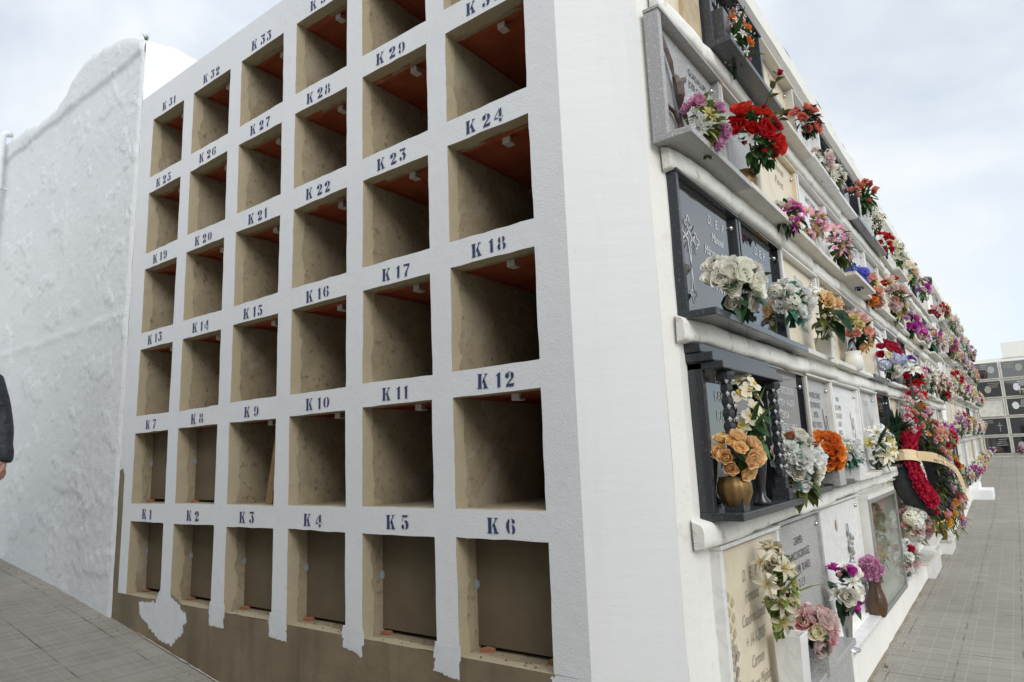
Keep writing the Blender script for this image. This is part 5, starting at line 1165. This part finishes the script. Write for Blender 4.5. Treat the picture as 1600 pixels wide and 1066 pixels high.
# ribbon: wound once round the ring, one long tail falling across to the lower side
b = MB(); a0 = R(168); cc = wp(a0, .50, 0); rad_dir = (wp(a0, 1, 0)).normalized(); tang = wp(a0+.1, .56)-wp(a0-.1, .56); tang.normalize()
pr = []
for q in range(15):
    t = R(-40+260*q/14); pr.append(cc+rad_dir*math.cos(t)*.20+WNm*(.05+math.sin(t)*.19))
for q in range(14): b.quad(pr[q]-tang*.075, pr[q]+tang*.075, pr[q+1]+tang*.075, pr[q+1]-tang*.075)
b.build('ribbon_loop', M['ribbon'], wr, smooth=True)
b = MB(); st = cc+WNm*.25; en = wp(R(-36), .52, .28); N_ = 20; rows = []
for q in range(N_+1):
    f = q/N_; c = st.lerp(en, f)+WNm*.10*math.sin(math.pi*f)+UP*.10*math.sin(math.pi*f)-UP*(.30*max(0, f-.72)**1.3); wv = .012*math.sin(f*9)
    wd = Vector((UP.x, UP.y, UP.z))*.062 + WNm*wv; rows.append((c+wd, c-wd))
for q in range(N_): b.quad(rows[q][0], rows[q][1], rows[q+1][1], rows[q+1][0])
b.build('ribbon_tail', M['ribbon'], wr, smooth=True)
# lettering on the tail, two short lines running down the ribbon
for ln_, off, sz in (('TUS HIJOS', .030, .075), ('NO TE OLVIDAN', -.035, .06)):
    cu = bpy.data.curves.new('ribbon_lettering', 'FONT'); cu.body = ln_; cu.size = sz*S; cu.resolution_u = 1; cu.align_x = 'CENTER'
    ob = bpy.data.objects.new('ribbon_lettering', cu); col.objects.link(ob); me = bpy.data.meshes.new_from_object(ob.evaluated_get(bpy.context.evaluated_depsgraph_get())); bpy.data.objects.remove(ob)
    tot = (en-st).length
    for v in me.vertices:
        f = .46+(v.co.x/S)/tot; q = max(0, min(N_-1, int(f*N_))); g = f*N_-q; u_, l_ = rows[q][0].lerp(rows[q+1][0], g), rows[q][1].lerp(rows[q+1][1], g); h = .5+(off+v.co.y/S-.02)/.124
        v.co = (l_.lerp(u_, h)+WNm*.006)*S
    me.materials.clear(); me.materials.append(M['letter_k']); o = bpy.data.objects.new('ribbon_lettering', me); col.objects.link(o); o.parent = wr
# palm spray behind the wreath's head
t = thing('palm_spray', 'upright spray of dark palm blades with white filler and small pink blooms above the wreath', 'flowers', (.70, 7.15, 1.72))
b = MB(); rr = random.Random(9)
for q in range(30): blade(b, Vector((0, 0, -.2)), Vector((rr.uniform(-.1, .35), rr.uniform(-.6, .7), 1.1)), UP, rr.uniform(.35, .62), .035, rr, .08)
for q in range(8): fern(b, Vector((0, 0, -.1)), Vector((rr.uniform(0, .5), rr.uniform(-.7, .9), .7)), UP, rr.uniform(.35, .5), rr)
b.build('foliage', G['dark'], t)
for q in range(16):
    kd, cn, sz = rr.choice([('filler_sprig', 'babys', .11), ('filler_sprig', 'purewhite', .11), ('rosebud', 'palepink', .07), ('carnation', 'pink', .06), ('carnation', 'red', .07)])
    inst(kd, rr.choice(BL[kd]), [P[cn], M['pollen']], t, (rr.uniform(.05, .2), rr.uniform(-.15, .35), rr.uniform(-.1, .38)), sz, Vector((.7, -.4, .5)).to_track_quat('Z', 'Y'))
t = thing('standing_spray', 'tall standing spray of red and amber blooms and one long leaf behind the wreath', 'flowers', (.72, 9.2, 1.95))
foliage_mesh(.20, .32, .46, 170, .16, .05, random.Random(14), ferns=8, fl=.7).build('foliage', G['olive'], t)
b = MB(); blade(b, Vector((.05, -.45, -.25)), Vector((.05, 0, 1)), Vector((1, -.4, 0)), .85, .10, rr, .02); b.build('long_leaf', G['dark'], t)
for v in dome_points(18, rr, .05):
    kd, cn, sz = rr.choice([('carnation', 'red', .10), ('carnation', 'crimson', .10), ('carnation', 'amber', .10), ('carnation', 'pink', .09), ('filler_sprig', 'babys', .12), ('carnation', 'salmon', .09)])
    inst(kd, rr.choice(BL[kd]), [P[cn], M['pollen']], t, (v.x*.2, v.y*.32, v.z*.44), sz, (v+FACE).to_track_quat('Z', 'Y'))

# ------------------------------------------------------------------ the many bouquets farther along
def lump(kind, n, seed, sz):
    """one mesh of n blooms over the outward half of a unit dome, split into a main and an accent mesh"""
    rr = random.Random(seed); dirs = dome_points(n, rr, -.05); fn = {'rose': lambda s: mk_rose(s, True), 'carnation': lambda s: mk_ruffled(s, True), 'chrysanthemum': lambda s: mk_mum(s, True), 'lily': mk_lily}[kind]
    src = fn(seed); src2 = fn(seed+1); out = []
    for part in (0, 1):
        b = MB()
        for i, v in enumerate(dirs):
            if (i % 3 == 2) != bool(part): continue
            s_ = (src, src2)[i % 2]; d = (v*.8+FACE*.5+Vector([rr.uniform(-.3, .3) for _ in range(3)])).normalized(); q = d.to_track_quat('Z', 'Y') @ Quaternion((0, 0, 1), rr.random()*6); sc = sz*rr.uniform(.8, 1.2)
            b.add([q @ p*sc+v*rr.uniform(.72, 1.0) for p in s_.v], s_.f, s_.t)
        me = b.mesh('blossoms', True); me.materials.append(P['white']); out.append(me)
    return out
LUMPS = [lump(kd, n, sd, sz) for kd, n, sd, sz in (('rose', 15, 1, .36), ('carnation', 16, 2, .36), ('chrysanthemum', 14, 3, .40), ('lily', 13, 4, .48), ('rose', 22, 5, .30), ('carnation', 12, 6, .44), ('lily', 18, 7, .40), ('chrysanthemum', 20, 8, .32))]
LEAVES = []
for sd in range(4):
    me = foliage_mesh(1, 1, 1, 60, .55, .24, random.Random(50+sd), ferns=2 if sd % 2 else 0, blades=6 if sd > 1 else 0).mesh('foliage'); me.materials.append(G['green']); LEAVES.append(me)
KNAME = ['rose', 'carnation', 'chrysanthemum', 'lily', 'rose', 'carnation', 'lily', 'chrysanthemum']
CNAME = {'white': 'white', 'purewhite': 'pure white', 'cream': 'cream', 'pink': 'pink', 'palepink': 'pale pink', 'lilac': 'lilac', 'magenta': 'magenta', 'red': 'red', 'yellow': 'yellow', 'salmon': 'salmon', 'orange': 'orange', 'mauve': 'mauve', 'crimson': 'crimson', 'lemon': 'lemon', 'violet': 'violet', 'blue': 'blue'}
PAL = ['white', 'purewhite', 'white', 'cream', 'purewhite', 'palepink', 'white', 'purewhite', 'pink', 'cream', 'red', 'yellow', 'palepink', 'white', 'purewhite', 'magenta', 'salmon']
ACC = ['pink', 'magenta', 'palepink', 'red', 'yellow', 'white', 'palepink', 'salmon', 'cream', 'lilac', 'purewhite', 'lemon']
rr = random.Random(123)
POT = None
def pot_mesh():
    b = MB(); b.lathe([(.06, 0), (.07, .01), (.09, .10), (.10, .2), (.11, .22)], (0, 0, 0), 14); me = b.mesh('vase', True); me.materials.append(M['white_pot']); return me
POT = pot_mesh()
def far_bouquet(x, y, z, s, place, face_rot=0.0):
    li = rr.randrange(len(LUMPS)); c1 = rr.choice(PAL); c2 = rr.choice([c for c in ACC if c != c1])
    t = thing('flower_bouquet', '%s %ss with %s, %s' % (CNAME[c1], KNAME[li], CNAME[c2], place), 'flowers', (x, y, z), 'bouquets along the far niches')
    if face_rot: t.rotation_euler = (0, 0, face_rot)
    w_, h_ = s*rr.uniform(.85, 1.2), s*rr.uniform(.85, 1.25)
    inst('blossoms', LUMPS[li][0], [P[c1]], t, (0, 0, 0), (s*.75, w_, h_)); inst('blossoms', LUMPS[li][1], [P[c2]], t, (0, 0, 0), (s*.78, w_, h_))
    inst('foliage', rr.choice(LEAVES), [G[rr.choice(['green', 'dark', 'green', 'olive', 'teal'])]], t, (0, 0, -.03), (s*.75, w_*1.02, h_))
    return t
for row, y, X, dz, which, kk in SLOTS:
    if X == 'far':
        if rr.random() < .55 and row != 2: far_bouquet(y+rr.uniform(.3, .8), FY-.22, dz+.22, rr.uniform(.13, .2), '%s along the %s row of the path-end block' % (ORD[kk], ROWN[row]), -1.2)
        continue
    if which == 'first' and row == 4 and y < 15.4: continue
    if which == 'first' and row == 3 and y < 13.6: continue
    if which == 'first' and row == 0 and y < 11.2: continue
    if which == 'first' and row == 1 and y < 10.2: continue
    zb = (LEDGES[row-1][1] if row else -.26)+dz+DR*(y-.3)
    for rep in range(2 if rr.random() < .55 else 1):
        if rr.random() < .14: continue
        s = rr.uniform(.17, .26); yy = y+rr.uniform(-.12, .12)+(-.26 if rep == 0 else .28)
        zz = zb+s*1.0+rr.uniform(.05, .22)
        pl = '%s niche, %s row, %s block%s' % (ORD[kk % 17], ROWN[row], 'near' if which == 'first' else 'farther', ', second bunch' if rep else '')
        t = far_bouquet(X+.18+rr.uniform(-.03, .06), yy, zz, s, pl)
        if rr.random() < .5:
            o = inst('vase', POT, [rr.choice([M['white_pot'], M['marble_dull'], M['granite'], M['dark_pot'], M['brass']])], None, (X+.17, yy, zb+.04), (1, 1, rr.uniform(.9, 1.3)))
            tag(o, 'small vase under the flowers %s' % pl, 'vase', 'vases on the far ledges')

# ------------------------------------------------------------------ person at the left edge, walking along the wall
def skin_obj(name, nodes, edges, m, parent, levels=2, root=0):
    """nodes in metres: (x, y, z, radius[, radius2]); one continuous surface grown round the joints"""
    me = bpy.data.meshes.new(name); me.from_pydata([Vector(n[:3]) for n in nodes], edges, []); me.materials.append(m)
    o = bpy.data.objects.new(name, me); col.objects.link(o); o.parent = parent
    md = o.modifiers.new('skin', 'SKIN'); md.use_smooth_shade = True
    for i, n in enumerate(nodes):
        d = me.skin_vertices[0].data[i]; d.radius = (n[3], n[4] if len(n) > 4 else n[3]); d.use_root = (i == root)
    sd = o.modifiers.new('subdivision', 'SUBSURF'); sd.levels = levels; sd.render_levels = levels
    return o
M['skin'] = mat('skin', (.56, .30, .21), (.48, .24, .17), .5, 14); M['jacket'] = mat('dark navy padded jacket', (.016, .019, .028), (.024, .028, .038), .6, 9, bump=1.0, bsc=14, bd=.03)
M['trousers'] = mat('dark grey trousers', (.03, .03, .034), (.045, .045, .05), .85, 12); M['hair'] = mat('dark brown hair', (.03, .02, .014), (.05, .035, .025), .6, 60, bump=.6); M['shoe'] = mat('black leather', (.02, .02, .02), None, .4)
pr_x, pr_y = -6.91, -1.085
per = thing('person', 'person in a dark padded jacket at the picture edge, arm hanging with a loose fist', 'person', (pr_x, pr_y, gz(pr_x, pr_y)))
per.rotation_euler = (0, 0, math.atan2(-.594, -.805))
nd, ed = [], []
def node(*a): nd.append(a); return len(nd)-1
def link(*ids): ed.extend(zip(ids, ids[1:]))
pel = node(0, 0, .98, .15, .12); wa = node(0, .0, 1.14, .14, .11); che = node(0, .01, 1.36, .16, .12); nb = node(0, -.01, 1.54, .062); nk = node(0, .0, 1.60, .058); hd = node(0, .02, 1.68, .078, .088); hc = node(0, .01, 1.77, .078, .088); ht = node(0, 0, 1.83, .05, .055)
link(pel, wa, che, nb, nk, hd, hc, ht); nose = node(0, .125, 1.705, .012); link(hd, nose)
def hand(wr, sx, fwd):
    """palm, four fingers bent at two knuckles, thumb from the side of the palm near its base"""
    x, y, z = nd[wr][:3]; pm = node(x+sx*.004, y+.012, z-.055, .026, .018); link(wr, pm)
    for f, (dy, ln) in enumerate(((.030, .040), (.011, .045), (-.008, .042), (-.026, .033))):
        k0 = node(x+sx*.008, y+.010+dy, z-.090, .0105); k1 = node(x-sx*.006, y+.014+dy, z-.090-ln, .0092); k2 = node(x-sx*.030, y+.016+dy*.9, z-.098-ln, .0085); k3 = node(x-sx*.044, y+.018+dy*.85, z-.080-ln*.8, .0075)
        link(pm, k0, k1, k2, k3)
    t0 = node(x-sx*.004, y+.040, z-.045, .012); t1 = node(x-sx*.016, y+.062, z-.078, .0105); t2 = node(x-sx*.030, y+.060, z-.108, .009); link(wr, t0, t1, t2)
arms = {}
for sx in (-1, 1):
    sh = node(sx*.185, -.01, 1.49, .062); el = node(sx*(.245 if sx < 0 else .25), -.03, 1.21, .042); fa = node(sx*(.288 if sx < 0 else .27), .01, 1.05, .036); wr_ = node(sx*(.325 if sx < 0 else .28), .03, .955, .027, .022)
    link(che, sh, el, fa, wr_); arms[sx] = (sh, el, fa, wr_); hand(wr_, sx, 1)
for sx in (-1, 1):
    h = node(sx*.095, 0, .92, .085); kn = node(sx*.10, .06 if sx > 0 else .0, .50, .058); ca = node(sx*.10, .0 if sx > 0 else -.07, .32, .052); an = node(sx*.10, -.02 if sx > 0 else -.16, .09, .036); to = node(sx*.11, .13 if sx > 0 else -.02, .03, .032)
    link(pel, h, kn, ca, an, to)
skin_obj('body', nd, ed, M['skin'], per)
jn, je = [], []
def jnode(*a): jn.append(a); return len(jn)-1
hem0 = jnode(0, 0, .76, .165, .14); hem = jnode(0, 0, .84, .185, .155); je.append((hem0, hem)); j0 = jnode(0, 0, 1.0, .175, .15); j1 = jnode(0, .005, 1.16, .165, .14); j2 = jnode(0, .01, 1.38, .185, .145); j3 = jnode(0, -.005, 1.52, .085, .08); j4 = jnode(0, -.005, 1.575, .078, .074)
je += [(hem, j0), (j0, j1), (j1, j2), (j2, j3), (j3, j4)]
for sx in (-1, 1):
    prev = j2
    a, c = arms[sx], nd
    pts = [(c[a[0]], .083), (None, .074), (c[a[1]], .068), (None, .075), (c[a[2]], .064), (None, .070), (c[a[3]], .058)]
    P3 = []
    for q, (p, r_) in enumerate(pts):
        P3.append(Vector(p[:3]) if p is not None else (Vector(pts[q-1][0][:3])+Vector(pts[q+1][0][:3]))/2)
    for p, (_, r_) in zip(P3, pts): k_ = jnode(p.x+sx*.004, p.y, p.z, r_); je.append((prev, k_)); prev = k_
    e_ = jnode(P3[-1].x, P3[-1].y+.004, P3[-1].z-.02, .052); je.append((prev, e_))
skin_obj('jacket', jn, je, M['jacket'], per)
tn, te = [(0, 0, 1.04, .11, .10), (0, 0, .93, .135, .115)], [(0, 1)]
for sx in (-1, 1):
    prev = 1
    for p in ((sx*.075, 0, .84, .092), (sx*.095, .03 if sx > 0 else 0, .70, .092), (sx*.10, .06 if sx > 0 else 0, .50, .078), (sx*.10, .0 if sx > 0 else -.07, .32, .072), (sx*.10, -.015 if sx > 0 else -.15, .12, .066)):
        tn.append(p); te.append((prev, len(tn)-1)); prev = len(tn)-1
skin_obj('trousers', tn, te, M['trousers'], per)
for sx in (-1, 1):
    oy = -.02 if sx > 0 else -.16
    skin_obj('shoe', [(sx*.10, oy-.04, .055, .048, .05), (sx*.105, oy+.06, .05, .048, .045), (sx*.11, oy+.16, .04, .046, .034), (sx*.11, oy+.21, .035, .03, .025)], [(0, 1), (1, 2), (2, 3)], M['shoe'], per)
skin_obj('hair', [(0, -.06, 1.66, .05), (0, -.045, 1.74, .075, .075), (0, -.01, 1.82, .085, .07), (0, .05, 1.845, .06, .04)], [(0, 1), (1, 2), (2, 3)], M['hair'], per)
for sx in (-1, 1):
    b = MB(); b.lathe([(0, -.008), (.006, -.006), (.008, 0), (.006, .006), (0, .008)], (0, 0, 0), 8)
    for p in b.v: p.x, p.y, p.z = (p.x+sx*.032)/S, (p.z+.092)/S, (p.y+1.735)/S
    b.build('eye', M['hair'], per, smooth=True)
b = MB(); b.box(-.026/S, .026/S, .104/S, .110/S, 1.655/S, 1.663/S); b.build('mouth', M['shard'], per)
